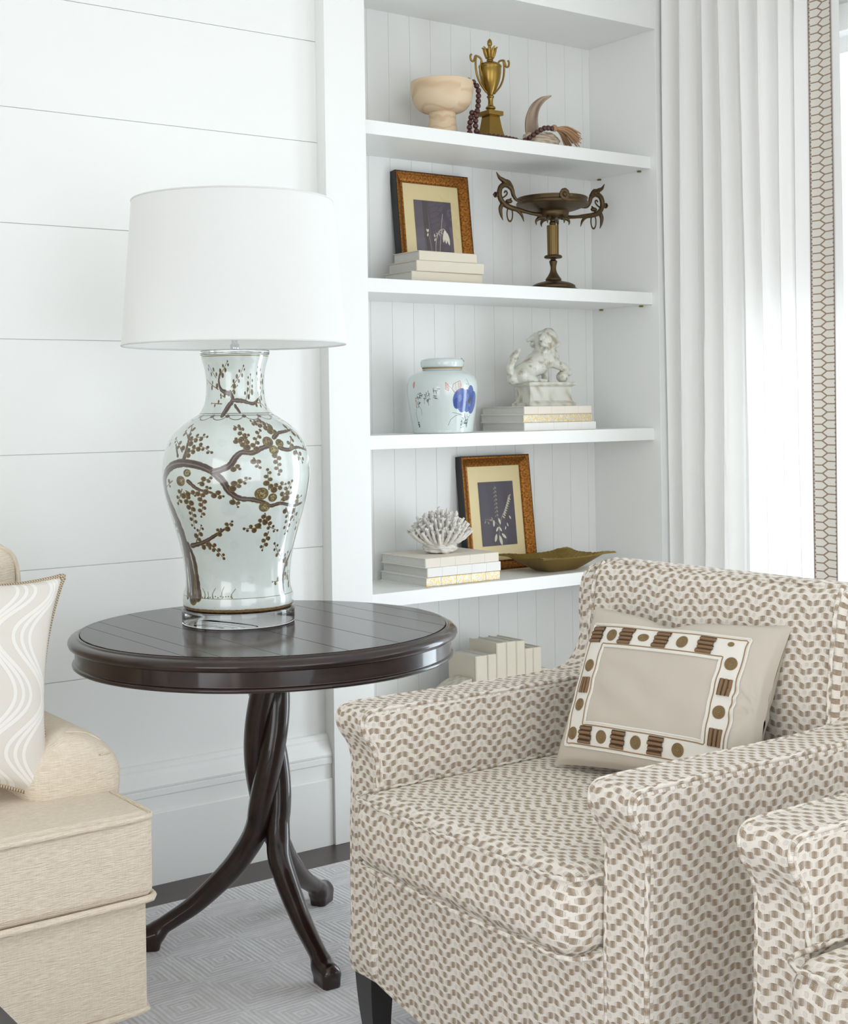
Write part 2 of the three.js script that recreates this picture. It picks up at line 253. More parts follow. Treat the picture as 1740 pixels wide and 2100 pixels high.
// ---------- upholstery: woven dashes on cream ----------
const weave = (() => {
  const S = 1024, NX = 4, NY = 10, pw = S / NX, ph = S / NY, spots = [];   // tile is 0.272 m by 0.26 m
  for (let i = 0; i < NX; i++) for (let j = 0; j < NY; j++) {
    const x = i * pw, J = () => rr(-0.04, 0.04), put = (dx, dy, w, h, rot, k) => { const X = x + dx * pw, Y = (j + dy) * ph + ph * 0.22 * Math.sin(X / S * Math.PI * 2); spots.push([((X % S) + S) % S, ((Y % S) + S) % S, w * pw, h * ph * rr(0.92, 1.1), rot, k]); };
    put(-0.112 + J() * 0.2, J(), 0.235, 0.40, -0.24, 1); put(0.112 + J() * 0.2, J(), 0.235, 0.40, 0.24, 1);
    put(J() * 0.3, 0.5, 0.09, 0.28, 0.1, 0);
    put(0.315, 0.46 + J(), 0.25, 0.39, 0.20, 1); put(0.5, J() - 0.02, 0.24, 0.40, rr(-0.1, 0.1), 1); put(0.685, 0.46 + J(), 0.25, 0.39, -0.20, 1);
  }
  const draw = (g, bump) => {
    g.fillStyle = bump ? '#b8b8b8' : '#ece4d9'; g.fillRect(0, 0, S, S);
    seed = 99; for (let i = 0; i < 9000; i++) { const a = rnd(); g.fillStyle = bump ? `rgba(${a > 0.5 ? 255 : 90},${a > 0.5 ? 255 : 90},${a > 0.5 ? 255 : 90},0.25)` : `rgba(${a > 0.5 ? '255,250,243' : '205,195,184'},0.35)`; g.fillRect(rnd() * S, rnd() * S, 2, 5); }
    for (const [x0, y0, w, h, rot, brown] of spots) for (const ox of [-S, 0, S]) for (const oy of [-S, 0, S]) {
      const x = x0 + ox, y = y0 + oy; if (x < -70 || y < -70 || x > S + 70 || y > S + 70) continue;
      g.save(); g.translate(x, y); g.transform(1, Math.tan(rot) * 1.0, 0, 1, 0, 0);
      const n = 9, strip = w * 1.25 / n;
      for (let k = 0; k < n; k++) { const t = (k + 0.5) / n * 2 - 1, hh = h * (1 - 0.5 * t * t); const core = brown && Math.abs(t) < 0.55; seed = (x0 * 7 + y0 * 13 + k * 101) | 0;
        if (bump) { g.fillStyle = core ? '#5c5c5c' : '#8a8a8a'; g.fillRect(-w * 0.625 + k * strip, -hh / 2, strip + 0.6, hh); continue; }
        if (core) { g.fillStyle = Math.abs(t) < 0.2 ? '#8c765f' : Math.abs(t) < 0.4 ? '#98836c' : '#a99884'; g.globalAlpha = 0.92; } else { g.fillStyle = brown ? '#b3a8a0' : '#bbb3ae'; g.globalAlpha = 0.8; }
        for (let q = 0; q < hh; q += 4) { g.fillRect(-w * 0.625 + k * strip, -hh / 2 + q, core ? strip + 0.5 : strip * 0.62, core ? (q % 8 ? 4.2 : 3.2) : 2.7); }
        if (core) { g.globalAlpha = 0.55; g.fillStyle = '#efe8dd'; for (let q = 0; q < 5; q++) g.fillRect(-w * 0.625 + (k + rnd()) * strip, -hh / 2 + rnd() * hh, 2, 2.4); }
      }
      g.restore();
    }
  };
  const rep = [1 / 0.272, 1 / 0.26];
  return phys({ map: canvasTex(S, S, g => draw(g, false), true, rep), bumpMap: canvasTex(S, S, g => draw(g, true), false, rep), bumpScale: 0.0022, roughness: 0.9, sheen: 0.25, sheenRoughness: 0.5, sheenColor: new THREE.Color(0xffffff) });
})();
const pipeMat = weave;
const ebony = phys({ color: 0x120e0d, roughness: 0.35, clearcoat: 0.4, clearcoatRoughness: 0.25 });

function makeArmchair(label) {
  const c = thing('armchair', label, 'armchair', [-0.83, 0.012, 1.565], 0, 'patterned armchairs');
  const Y0 = -0.012;                                        // heights below are above the bare floor
  const prof = [[0.004, 0.163], [0.003, 0.30], [0.004, 0.45], [0.008, 0.55], [0.008, 0.592], [-0.002, 0.626], [-0.02, 0.652], [-0.027, 0.675], [-0.022, 0.694], [-0.006, 0.704], [0.03, 0.706], [0.15, 0.705], [0.30, 0.704], [0.42, 0.703], [0.51, 0.704], [0.58, 0.710], [0.612, 0.727], [0.631, 0.752], [0.640, 0.785], [0.645, 0.83], [0.650, 0.875], [0.662, 0.912], [0.69, 0.933], [0.73, 0.93], [0.76, 0.90], [0.768, 0.80], [0.758, 0.50], [0.735, 0.30], [0.725, 0.165], [0.60, 0.163], [0.40, 0.163], [0.20, 0.163]].map(p => [p[0], p[1] + Y0]);
  for (const s of [-1, 1]) {
    const zi = s * 0.325, zo = s * 0.425, S = slab(prof, Math.min(zi, zo), Math.max(zi, zo), 0.012, 220);
    { const ap = S.geo.attributes.position; for (let i = 0; i < ap.count; i++) { const yy = ap.getY(i), zz = ap.getZ(i); if (yy > 0.76 && ap.getX(i) > 0.6 && Math.abs(zz) > 0.37) ap.setZ(i, zz + s * 0.014 * Math.sin(Math.min(1, (yy - 0.76) / 0.09) * Math.PI / 2)); } }
    part('arm', S.geo, weave, c);
    for (const z of [zi, zo]) {
      const q = prof.slice(0, 27).map(p => p), cv = new THREE.CatmullRomCurve3(q.map(p => V(p[0], p[1], 0)), false, 'centripetal').getPoints(150);
      const inset = z === zi ? 0.006 : 0.006;
      const pts = cv.map((p, i) => { const a = cv[Math.max(0, i - 1)], b = cv[Math.min(150, i + 1)], t = b.clone().sub(a).normalize(); return V(p.x + t.y * inset * 0.55, p.y - t.x * inset * 0.55, z + (z === zi ? s : -s) * 0.0045); });
      part('piping', tube(pts, 0.0046, 260, 8), pipeMat, c);
    }
  }
  // back, a little proud of the side frames, its top rolled and its ends rounded
  const bp = [[0.575, 0.48], [0.575, 0.62], [0.577, 0.74], [0.584, 0.80], [0.594, 0.865], [0.603, 0.915], [0.617, 0.945], [0.645, 0.957], [0.69, 0.957], [0.735, 0.942], [0.757, 0.90], [0.762, 0.80], [0.752, 0.50], [0.73, 0.30], [0.66, 0.28], [0.60, 0.36]].map(p => [p[0], p[1] + Y0]);
  const B = slab(bp, -0.335, 0.335, 0.022, 150), bpos = B.geo.attributes.position;
  for (let i = 0; i < bpos.count; i++) { const z = bpos.getZ(i), y = bpos.getY(i), x = bpos.getX(i); const dip = 0.006 * Math.cos(z / 0.335 * Math.PI / 2); if (x < 0.64 && y > 0.5) bpos.setX(i, x - 0.014 * Math.cos(z / 0.335 * Math.PI / 2) * Math.max(0, 1 - Math.abs(y - 0.75) / 0.26)); if (y > 0.9) bpos.setY(i, y - dip); }
  B.geo.computeVertexNormals(); { const bn = slab(bp, -0.335, 0.335, 0.022, 150).geo.attributes.normal; B.geo.setAttribute('normal', bn); }
  part('back', B.geo, weave, c);
  part('piping', tube([[0.664, 0.925 + Y0, -0.40], [0.655, 0.938 + Y0, -0.37], [0.645, 0.95 + Y0, -0.335], [0.632, 0.955 + Y0, -0.27], [0.63, 0.952 + Y0, -0.1], [0.63, 0.949 + Y0, 0.0], [0.63, 0.952 + Y0, 0.1], [0.632, 0.955 + Y0, 0.27], [0.645, 0.95 + Y0, 0.335], [0.655, 0.938 + Y0, 0.37], [0.664, 0.925 + Y0, 0.40]], 0.0048, 200, 8), pipeMat, c);
  part('shoulder', [-1, 1].map(s => { const g = new THREE.SphereGeometry(1, 32, 24); g.scale(0.055, 0.06, 0.07); g.translate(0.70, 0.894 + Y0, s * 0.35); return boxUV(g); }), weave, c);
  for (const s of [-1, 1]) part('piping', tube([[0.573, 0.56 + Y0, s * 0.326], [0.574, 0.70 + Y0, s * 0.327], [0.580, 0.79 + Y0, s * 0.328], [0.592, 0.87 + Y0, s * 0.328], [0.606, 0.925 + Y0, s * 0.326], [0.628, 0.952 + Y0, s * 0.322]], 0.0042, 80, 8), pipeMat, c);
  // front rail, its lower edge bowed down in the middle
  const rail = []; for (let i = 0; i <= 24; i++) { const z = -0.33 + 0.66 * i / 24; rail.push([z, 0.165 + Y0 - 0.045 * Math.cos(z / 0.34 * Math.PI / 2)]); } rail.push([0.33, 0.425 + Y0], [-0.33, 0.425 + Y0]);
  const rg = extrude(rail, 0.06, 0.008, 3); rg.rotateY(-Math.PI / 2); rg.translate(0.062, 0, 0); part('front_rail', chairUV(rg), weave, c);
  part('welt', tube([[0.004, 0.164 + Y0, -0.42], ...rail.slice(0, 25).map(p => [0.004, p[1] + 0.001, p[0]]), [0.004, 0.164 + Y0, 0.42]], 0.0048, 120, 8), pipeMat, c);
  part('deck', chairUV(rbox(0.05, 0.72, 0.16 + Y0, 0.40 + Y0, -0.33, 0.33, 0.01)), weave, c);
  // loose seat cushion, crowned and soft at the front
  const N = 44, cu = new RoundedBoxGeometry(0.64, 0.148, 0.646, 14, 0.052); cu.translate(0.255, 0.481 + Y0, 0);
  const cp = cu.attributes.position; for (let i = 0; i < cp.count; i++) { let x = cp.getX(i), y = cp.getY(i), z = cp.getZ(i); const w = Math.max(0, 1 - (z / 0.323) ** 2), d = Math.max(0, 1 - ((x - 0.255) / 0.32) ** 2); if (y > 0.50 + Y0) y += 0.016 * w * d; if (x < 0.0) x -= 0.012 * w; cp.setXYZ(i, x, y, z); }
  const cg = chairUV(cu); cg.computeVertexNormals(); part('seat_cushion', toCreasedNormals(cg, 1.2), weave, c);
  for (const y of [0.546, 0.418]) { const o = y > 0.5 ? 0.0 : 0.004; const pts = []; const r = 0.035, x0 = -0.060 + o, x1 = 0.565, zz = 0.321; for (const [a, b, st] of [[x0 + r, -zz + r, Math.PI], [x0 + r, zz - r, Math.PI / 2]]) { } 
    for (let i = 0; i <= 10; i++) pts.push(V(x1 - (x1 - x0 - r) * i / 10, y + Y0, -zz)); for (let i = 1; i < 6; i++) { const a = i / 6 * Math.PI / 2; pts.push(V(x0 + r - r * Math.sin(a), y + Y0, -zz + r - r * Math.cos(a))); }
    for (let i = 0; i <= 12; i++) { const z = -zz + r + (2 * zz - 2 * r) * i / 12; pts.push(V(x0 - 0.011 * Math.max(0, 1 - (z / 0.323) ** 2), y + Y0, z)); } for (let i = 1; i < 6; i++) { const a = i / 6 * Math.PI / 2; pts.push(V(x0 + r - r * Math.cos(a), y + Y0, zz - r + r * Math.sin(a))); }
    for (let i = 0; i <= 10; i++) pts.push(V(x0 + r + (x1 - x0 - r) * i / 10, y + Y0, zz));
    part('cushion_welt', tube(pts, 0.0042, 260, 8), pipeMat, c); }
  for (const [x, z] of [[0.036, -0.385], [0.036, 0.385], [0.69, -0.38], [0.69, 0.38]]) {
    const g = new THREE.CylinderGeometry(0.044, 0.026, 0.17, 4, 6); g.rotateY(Math.PI / 4); g.translate(x, 0.085, z); const p = g.attributes.position;
    for (let i = 0; i < p.count; i++) { const t = 1 - p.getY(i) / 0.17; const k = (x < 0.3 ? -1 : 1) * (0.004 * Math.sin(t * 3)) + (x > 0.3 ? 0.03 * t * t : 0.004 * t); p.setX(i, p.getX(i) + k); }
    const q = g.toNonIndexed(); q.computeVertexNormals(); part('leg', q, ebony, c);
  }
  return c;
}
const chair1 = makeArmchair('cream armchair with brown woven dashes and a lumbar pillow on its seat');
const chair2 = chair1.clone(); chair2.name = numbered('armchair'); chair2.position.set(-0.83 + 0.012, 0.012, 1.565 + 1.05); scene.add(chair2);
chair2.userData = { label: 'second patterned armchair, cut off by the lower right corner of the picture', category: 'armchair', group: 'patterned armchairs' };

// ---------- lumbar pillow ----------
function pillowSurf(w, h, t, pinch = 0.05, pow = 0.55) {     // (x, y) in -1..1 -> front point
  return (x, y, side = 1) => { const px = x * w / 2 * (1 - pinch * (1 - y * y) * Math.abs(x) ** 3), py = y * h / 2 * (1 - pinch * 1.3 * (1 - x * x) * Math.abs(y) ** 3); const e = Math.max(0, (1 - x * x) * (1 - y * y)); return V(px, py, side * t / 2 * Math.pow(e, pow)); };
}
const satin = phys({ color: 0xc9bfb1, roughness: 0.5, sheen: 0.5, sheenRoughness: 0.35, bumpMap: fineBump, bumpScale: 0.0002 });
{
  const yaw = 0.169, lean = 0.456, roll = 0.013;
  const a = V(Math.sin(yaw), 0, Math.cos(yaw)), n0 = V(-Math.cos(yaw), 0, Math.sin(yaw)), b0 = V(0, 1, 0);
  const b = b0.clone().multiplyScalar(Math.cos(lean)).addScaledVector(n0, -Math.sin(lean)), n = n0.clone().multiplyScalar(Math.cos(lean)).addScaledVector(b0, Math.sin(lean));
  const p = thing('lumbar_pillow', 'beige lumbar pillow with embroidered brown and white frame on armchair seat', 'pillow');
  const m = new THREE.Matrix4().makeBasis(a, b, n); p.quaternion.setFromRotationMatrix(m); p.rotateZ(roll);
  const W = 0.472, H = 0.345, TT = 0.128, S0 = pillowSurf(W, H, TT, 0.07, 0.42), S = (x, y, s = 1) => { const q = S0(x, y, s); const d = Math.exp(-((x + 0.12) ** 2) / 0.05) * Math.max(0, y) ** 3; q.y -= 0.018 * d; q.z *= 1 - 0.12 * d; return q; };
  const cen = V(-0.83 + 0.44, 0.735, 1.565 + 0.008).addScaledVector(n, -0.044).addScaledVector(a, 0.012).addScaledVector(b, 0.004); p.position.copy(cen);
  const wr = (x, y, s) => { const q = S(x, y, s); const e = (1 - x * x) * (1 - y * y); q.z += s * 0.0035 * noise.noise(x * 3.1 + 5, y * 4.2, s) * Math.min(1, e * 4) + s * 0.004 * Math.sin(Math.atan2(y, x - 0.95) * 9) * Math.exp(-((x - 0.9) ** 2 * 22 + (y + 0.1) ** 2 * 3)); return q; };
  part('cover', [grid(64, 48, (u, v) => wr(u * 2 - 1, v * 2 - 1, 1)), grid(64, 48, (u, v) => wr(1 - u * 2, v * 2 - 1, -1))], satin, p);
  const toXY = (px, py) => { let x = px / (W / 2), y = py / (H / 2); for (let k = 0; k < 8; k++) { const q = S(x, y); x += (px - q.x) / (W / 2); y += (py - q.y) / (H / 2); } return [x, y]; };
  const at = (px, py, off) => { const [x, y] = toXY(px, py); const q = wr(x, y, 1); q.z += off; return q; };
  const ox = -0.012, oy = -0.004, hw = 0.189, hh = 0.130, bw = 0.050;  // outline of the embroidered frame
  const white = std({ color: 0xe9e4da, roughness: 0.95, bumpMap: fineBump, bumpScale: 0.0004 }), tan = std({ color: 0x9d8060, roughness: 0.9 });
  const seg = [[-hw, hw, hh - bw, hh], [-hw, hw, -hh, -hh + bw], [-hw, -hw + bw, -hh + bw, hh - bw], [hw - bw, hw, -hh + bw, hh - bw]];
  const wob = (x, y) => 0.0012 * noise.noise(x * 60, y * 60, 1);
  const band = part('trim_band', seg.map(([x0, x1, y0, y1]) => grid(40, 40, (u, v) => at(ox + x0 + (x1 - x0) * u + wob(v, u * 3), oy + y0 + (y1 - y0) * v, 0.0022))), white, p, 'white embroidered border band');
  const rect = (k, o, r, mt) => { const pts = [], e = k; for (const [x0, y0, x1, y1] of [[-hw + e, -hh + e, hw - e, -hh + e], [hw - e, -hh + e, hw - e, hh - e], [hw - e, hh - e, -hw + e, hh - e], [-hw + e, hh - e, -hw + e, -hh + e]]) for (let i = 0; i < 24; i++) pts.push(at(ox + x0 + (x1 - x0) * i / 24 + 0.0006 * Math.sin(i), oy + y0 + (y1 - y0) * i / 24, o)); return part('braid', tube(pts, r, 240, 6, true), mt, band); };
  rect(0.0005, 0.002, 0.0024, white); rect(0.0055, 0.0022, 0.0013, tan); rect(bw - 0.0055, 0.0022, 0.0013, tan); rect(bw + 0.0005, 0.0015, 0.0022, white);
  const discMat = std({ color: 0x8b7350, roughness: 0.85 }), barA = std({ color: 0x4c3424, roughness: 0.9 }), barB = std({ color: 0x886a4c, roughness: 0.9 });
  const disc = (px, py, rx = 0.0125, ry = 0.0125) => { const g = []; for (let k = 1; k <= 4; k++) { const pts = []; for (let i = 0; i < 20; i++) { const t = i / 20 * Math.PI * 2; pts.push(at(px + Math.cos(t) * rx * k / 4.3, py + Math.sin(t) * ry * k / 4.3, 0.003)); } g.push(tube(pts, 0.0014, 26, 6, true)); } g.push(grid(1, 20, (u, v) => at(px + Math.cos(v * Math.PI * 2) * rx * 0.9 * u, py + Math.sin(v * Math.PI * 2) * ry * 0.9 * u, 0.0032))); part('embroidered_disc', g, discMat, band); };
  const bars = (px, py, nBar, vert, len = 0.033) => { const da = [], db = []; for (let k = 0; k < nBar; k++) { const o = (k - (nBar - 1) / 2) * 0.0087; const mk = (dx, dy, r, l) => tube([-1, -0.5, 0, 0.5, 1].map(t => vert ? at(px + o + dx, py + t * l / 2, 0.003) : at(px + t * l / 2 + (k % 2 ? 0.001 : -0.001), py + o + dy, 0.003)), r, 12, 6); db.push(mk(0.0009, -0.0009, 0.0038, len)); da.push(mk(-0.0012, 0.0014, 0.0030, len * 0.97)); } const m0 = part('embroidered_bars', db, barB, band); part('embroidered_dark_bars', da, barA, band); return m0; };  // darker thread laid along each tan bar
  const yT = oy + hh - bw / 2, yB = oy - hh + bw / 2, xRr = ox + hw - bw / 2, xLl = ox - hw + bw / 2, fx = f => ox - hw + 2 * hw * f, fy = f => oy + hh - 2 * hh * f;
  bars(fx(0.055), yT, 4, false); disc(fx(0.165), yT); bars(fx(0.27), yT, 4, false); disc(fx(0.385), yT, 0.0125, 0.008); bars(fx(0.50), yT, 4, false); disc(fx(0.63), yT); bars(fx(0.77), yT, 4, false, 0.034); disc(fx(0.905), yT + 0.008, 0.006, 0.004);
  disc(xRr, fy(0.215)); bars(xRr, fy(0.40), 3, true); disc(xRr, fy(0.585)); bars(xRr, fy(0.77), 3, true);
  disc(fx(0.05), yB); bars(fx(0.15), yB, 4, false); disc(fx(0.262), yB); bars(fx(0.375), yB, 4, false); disc(fx(0.49), yB); bars(fx(0.615), yB, 4, false, 0.034); disc(fx(0.745), yB);
  disc(xLl, fy(0.36)); bars(xLl, fy(0.52), 3, true); disc(xLl, fy(0.68));
}

// ---------- pedestal table ----------
const TC = [-0.70, 0.578], TY = 0.783;
{
  const grain = dataTex(512, 512, (u, v) => { const g = noise.noise(u * 30, v * 3, 1.7) * 0.5 + noise.noise(u * 90, v * 6, 4.9) * 0.5; return lerp3([26, 13, 10], [50, 25, 18], 0.5 + g * 0.8); });
  const wood = phys({ map: grain, roughness: 0.35, clearcoat: 0.7, clearcoatRoughness: 0.08, specularIntensity: 0.6 });
  const topWood = phys({ map: grain, roughness: 0.14, specularIntensity: 0.75 });
  const t = thing('pedestal_table', 'round dark mahogany pedestal table with twisted column carrying the lamp', 'table', [TC[0], 0.012, TC[1]]);
  const h = TY - 0.012, R = 0.4385, xs = [-0.4385, -0.346, -0.290, -0.180, -0.040, 0.100, 0.233, 0.324, 0.403, 0.4385];
  for (let i = 0; i + 1 < xs.length; i++) {                  // planks of the top, each a slice of the disc
    const a = xs[i] + 0.0006, b = xs[i + 1] - 0.0006, rr0 = R - 0.0015, pts = [], n = 18;
    for (let k = 0; k <= n; k++) { const x = Math.max(-rr0, Math.min(rr0, a + (b - a) * k / n)); pts.push([x, Math.sqrt(Math.max(0, rr0 * rr0 - x * x))]); }
    for (let k = n; k >= 0; k--) { const x = Math.max(-rr0, Math.min(rr0, a + (b - a) * k / n)); pts.push([x, -Math.sqrt(Math.max(0, rr0 * rr0 - x * x))]); }
    const g = extrude(pts, 0.012, 0.0007, 1); g.rotateX(-Math.PI / 2); g.translate(0, h - 0.012, 0); const q = boxUV(g); const uv = q.attributes.uv; for (let k = 0; k < uv.count; k++) uv.setXY(k, uv.getX(k) * 2 + i * 0.37, uv.getY(k) * 2 + i * 0.21);
    part('plank', q, topWood, t);
  }
  part('rim', lathe([[R - 0.004, h - 0.014], [R - 0.001, h - 0.0035], [R + 0.002, h - 0.001], [R + 0.006, h - 0.001], [R + 0.008, h - 0.004], [R + 0.009, h - 0.0055], [R + 0.015, h - 0.006], [R + 0.022, h - 0.009], [R + 0.0268, h - 0.015], [R + 0.0275, h - 0.020], [R + 0.025, h - 0.026], [R + 0.019, h - 0.0295], [R + 0.012, h - 0.031]], 144), wood, t);
  part('apron', lathe([[0.05, h - 0.013], [R + 0.010, h - 0.013], [R + 0.0115, h - 0.031], [R + 0.0112, h - 0.062], [R + 0.0125, h - 0.064], [R + 0.0155, h - 0.065], [R + 0.018, h - 0.0685], [R + 0.0175, h - 0.072], [R + 0.0145, h - 0.0745], [R + 0.002, h - 0.075], [0.03, h - 0.075]], 144), wood, t);
  const feet = [94, 211, 327];
  feet.forEach(f => {
    const pts = [], rad = [], top = h - 0.074;
    for (let k = 0; k <= 16; k++) { const y = top - (top - 0.30) * k / 16, ph = (f - 500 * (y - 0.235)) * Math.PI / 180; const ro = 0.0265; pts.push(V(ro * Math.cos(ph), y, ro * Math.sin(ph))); }
    for (const [r, y] of [[0.037, 0.262], [0.058, 0.225], [0.088, 0.186], [0.132, 0.143], [0.180, 0.102], [0.220, 0.076], [0.245, 0.060], [0.268, 0.046]]) { const ph = (f - 500 * Math.max(0, y - 0.235)) * Math.PI / 180; pts.push(V(r * Math.cos(ph), y, r * Math.sin(ph))); }
    const leg = part('leg', taper(pts, tt => tt < 0.45 ? 0.0305 : tt < 0.72 ? 0.0305 - (tt - 0.45) * 0.012 : Math.max(0.0195, 0.0273 - (tt - 0.72) * 0.03), 120, 20), wood, t);
    // block foot, a rounded scroll standing on a pad
    const ph = f * Math.PI / 180, c = Math.cos(ph), s = Math.sin(ph), R0 = 0.292;
    const fg = sdfMesh((x, y, z) => { const qx = x, d1 = capsule(qx, y, z, [-0.092, 0.0895, 0], [-0.026, 0.048, 0], 0.0205, 0.0205); const hx = Math.abs(qx - 0.002) - 0.021, hz = Math.abs(z) - 0.011, hy = Math.abs(y - 0.016) - 0.010; const d2 = Math.hypot(Math.max(hx, 0), Math.max(hy, 0), Math.max(hz, 0)) + Math.min(Math.max(hx, hy, hz), 0) - 0.011; const d3 = capsule(qx, y, z, [-0.02, 0.038, 0], [0.018, 0.036, 0], 0.018, 0.0185); return Math.max(smin(smin(d1, d2, 0.024), d3, 0.018), -y); }, -0.03, 0.05, 0, 0.09, 62);
    fg.rotateY(-ph); fg.translate(R0 * c, 0, R0 * s); part('foot', fg, wood, leg);
  });
}

// ---------- table lamp ----------
{
  const LX = -0.719, LZ = 0.479, lamp = thing('table_lamp', 'blossom painted porcelain vase lamp with white drum shade on round table', 'lamp', [LX, TY, LZ]);
  const acryl = phys({ color: 0xffffff, transmission: 1, thickness: 0.05, roughness: 0.02, ior: 1.49 }), chrome = std({ color: 0xd9dadb, metalness: 1, roughness: 0.16 });
  const K = 1 / 829.3, yOf = cy => 1.3 - (690 + cy / 3.3333 - 845.4) * K - TY;     // height above the table from measured rows
  const base = slathe([[0.0001, 0], [0.10, 0], [0.1355, 0], [0.1375, 0.002], [0.1375, 0.036], [0.1355, 0.038], [0.10, 0.038], [0.0001, 0.038]], 120, 96); part('acrylic_base', base, acryl, lamp);
  const yb = 0.0388;
  const rows = [[130, 231], [165, 224], [200, 214], [250, 203], [300, 199], [380, 200], [450, 207], [500, 225], [535, 248], [560, 285], [590, 328], [620, 368], [660, 410], [700, 442], [750, 467], [800, 485], [850, 495], [900, 500.5], [950, 502], [1000, 500], [1100, 485], [1200, 460], [1300, 431], [1400, 402], [1500, 378], [1600, 361], [1680, 355], [1730, 358], [1765, 366], [1800, 374], [1840, 376], [1865, 373], [1883, 360]].map(([y, r]) => [r * K / 3.3333, yOf(y)]);
  const yLo = rows[rows.length - 1][1]; rows.forEach(r => { r[1] = yb + (r[1] - yLo) * (rows[0][1] - yb) / (rows[0][1] - yLo); });
  const prof = smooth([[0.085, yb], ...rows.slice().reverse()], 140).map(v => [v.x, v.y]); const Htop = rows[0][1], Hlo = yb;
  const radAt = y => { for (let i = 0; i + 1 < prof.length; i++) if (prof[i][1] <= y && prof[i + 1][1] >= y) { const t = (y - prof[i][1]) / (prof[i + 1][1] - prof[i][1] + 1e-9); return prof[i][0] + (prof[i + 1][0] - prof[i][0]) * t; } return prof[prof.length - 1][0]; };
  const TW = 2048, THh = 1400;
  const tex = canvasTex(TW, THh, (g) => {
    g.fillStyle = '#d5ddd8'; g.fillRect(0, 0, TW, THh);
    seed = 31; for (let i = 0; i < 500; i++) { g.fillStyle = `rgba(${rnd() > 0.5 ? '222,229,225' : '196,207,202'},0.25)`; g.beginPath(); g.arc(rnd() * TW, rnd() * THh, 6 + rnd() * 40, 0, 7); g.fill(); }
    for (let i = 0; i < 40; i++) { g.fillStyle = 'rgba(90,80,70,0.6)'; g.beginPath(); g.arc(rnd() * TW, rnd() * THh, 0.8 + rnd() * 1.2, 0, 7); g.fill(); }
    // place a mark by its height row and its offset across the vase as one faces it
    let turn = 0;
    const M = (x, y) => { const cx = 564 + (y - 130) / 1750 * 34, hgt = yb + (yOf(y) - yLo) * (Htop - yb) / (Htop - yLo), R = radAt(Math.min(Htop - 0.001, Math.max(Hlo + 0.001, hgt))) / K * 3.3333; const al = Math.asin(Math.max(-0.995, Math.min(0.995, (x - cx) / R))); return [(0.5 + al / (2 * Math.PI) + turn) * TW, (1 - (hgt - Hlo) / (Htop - Hlo)) * THh]; };
    const stroke = (pts, w0, w1, col) => { const c = new THREE.CatmullRomCurve3(pts.map(p => V(p[0], p[1], 0)), false, 'centripetal').getPoints(pts.length * 10); g.strokeStyle = col; g.lineCap = 'round'; for (let i = 0; i + 1 < c.length; i++) { const t = i / (c.length - 1), a = M(c[i].x, c[i].y), b = M(c[i + 1].x, c[i + 1].y); g.lineWidth = Math.max(1.4, (w0 + (w1 - w0) * t) * 1.05 * (0.78 + 0.44 * rnd())); g.beginPath(); g.moveTo(...a); g.lineTo(...b); g.stroke(); } };
    const br = (pts, w0, w1) => { stroke(pts, w0 + 4, w1 + 3, '#6f5f33'); stroke(pts, w0, w1, '#463733'); stroke(pts.map(p => [p[0] - w0 * 0.2, p[1]]), w0 * 0.22, w1 * 0.2, '#7d6b63'); };
    const blob = (x, y, r, fill = '#4e3c33') => { const [a, b] = M(x, y); g.fillStyle = '#7a6835'; g.beginPath(); g.ellipse(a, b, r * 1.18, r * 1.25, rnd() * 3, 0, 7); g.fill(); g.fillStyle = fill; g.beginPath(); g.ellipse(a + 0.8, b + 0.5, r * 0.86, r * 0.95, 0, 0, 7); g.fill(); if (r > 7) { g.strokeStyle = '#8d7b52'; g.lineWidth = 1.2; g.beginPath(); g.arc(a, b, r * 0.45, 0.5, 4.5); g.stroke(); } };
    const twig = (...p) => { stroke(p, 6, 2.5, '#64522f'); const c = new THREE.CatmullRomCurve3(p.map(q => V(q[0], q[1], 0))), L = c.getLength(), n = Math.max(3, Math.round(L / 21)); for (let i = 1; i <= n; i++) { const t = i / n, q = c.getPointAt(t), d = c.getTangentAt(t), s = i % 2 ? 1 : -1, off = (i === n ? 0 : 14), r = Math.max(4.5, 13.5 * (1 - t * 0.55) * rr(0.75, 1.2)); blob(q.x - d.y * off * s, q.y + d.x * off * s, r); } };
    const rose = (x, y, r) => { r *= 0.74; const [a, b] = M(x, y); g.fillStyle = '#6a5a38'; g.beginPath(); g.arc(a, b, r * 1.1, 0, 7); g.fill(); for (let k = 0; k < 16; k++) { const t = rnd() * 7, q = rnd() * r * 0.75; g.strokeStyle = rnd() > 0.45 ? '#b3a677' : '#45362c'; g.lineWidth = 2; g.beginPath(); g.arc(a + Math.cos(t) * q, b + Math.sin(t) * q, 4 + rnd() * r * 0.3, rnd() * 6, rnd() * 6 + 3); g.stroke(); } };
    const paintTree = () => {
      br([[300, 1790], [290, 1690], [268, 1560], [245, 1450], [212, 1330], [165, 1210], [125, 1110], [103, 1010], [112, 940], [150, 890], [210, 866], [290, 870], [370, 892], [435, 925]], 62, 26);
      br([[332, 1780], [322, 1660], [300, 1520], [262, 1420]], 40, 18); br([[262, 1785], [252, 1650], [238, 1500], [225, 1420]], 26, 14);
      stroke([[285, 1770], [275, 1650], [258, 1520]], 8, 4, '#b9bdb5'); stroke([[310, 1760], [305, 1650], [285, 1530]], 9, 4, '#8a7440');
      br([[430, 925], [490, 985], [535, 1055], [600, 1102], [680, 1112], [745, 1132], [800, 1160], [868, 1148], [960, 1172], [1015, 1160]], 26, 10);
      br([[425, 925], [480, 908], [540, 876], [572, 828], [612, 796], [680, 800], [740, 772], [790, 755]], 24, 18); br([[820, 705], [850, 675], [900, 664], [945, 652]], 16, 6); br([[860, 772], [915, 788], [980, 774], [1045, 796]], 18, 7);
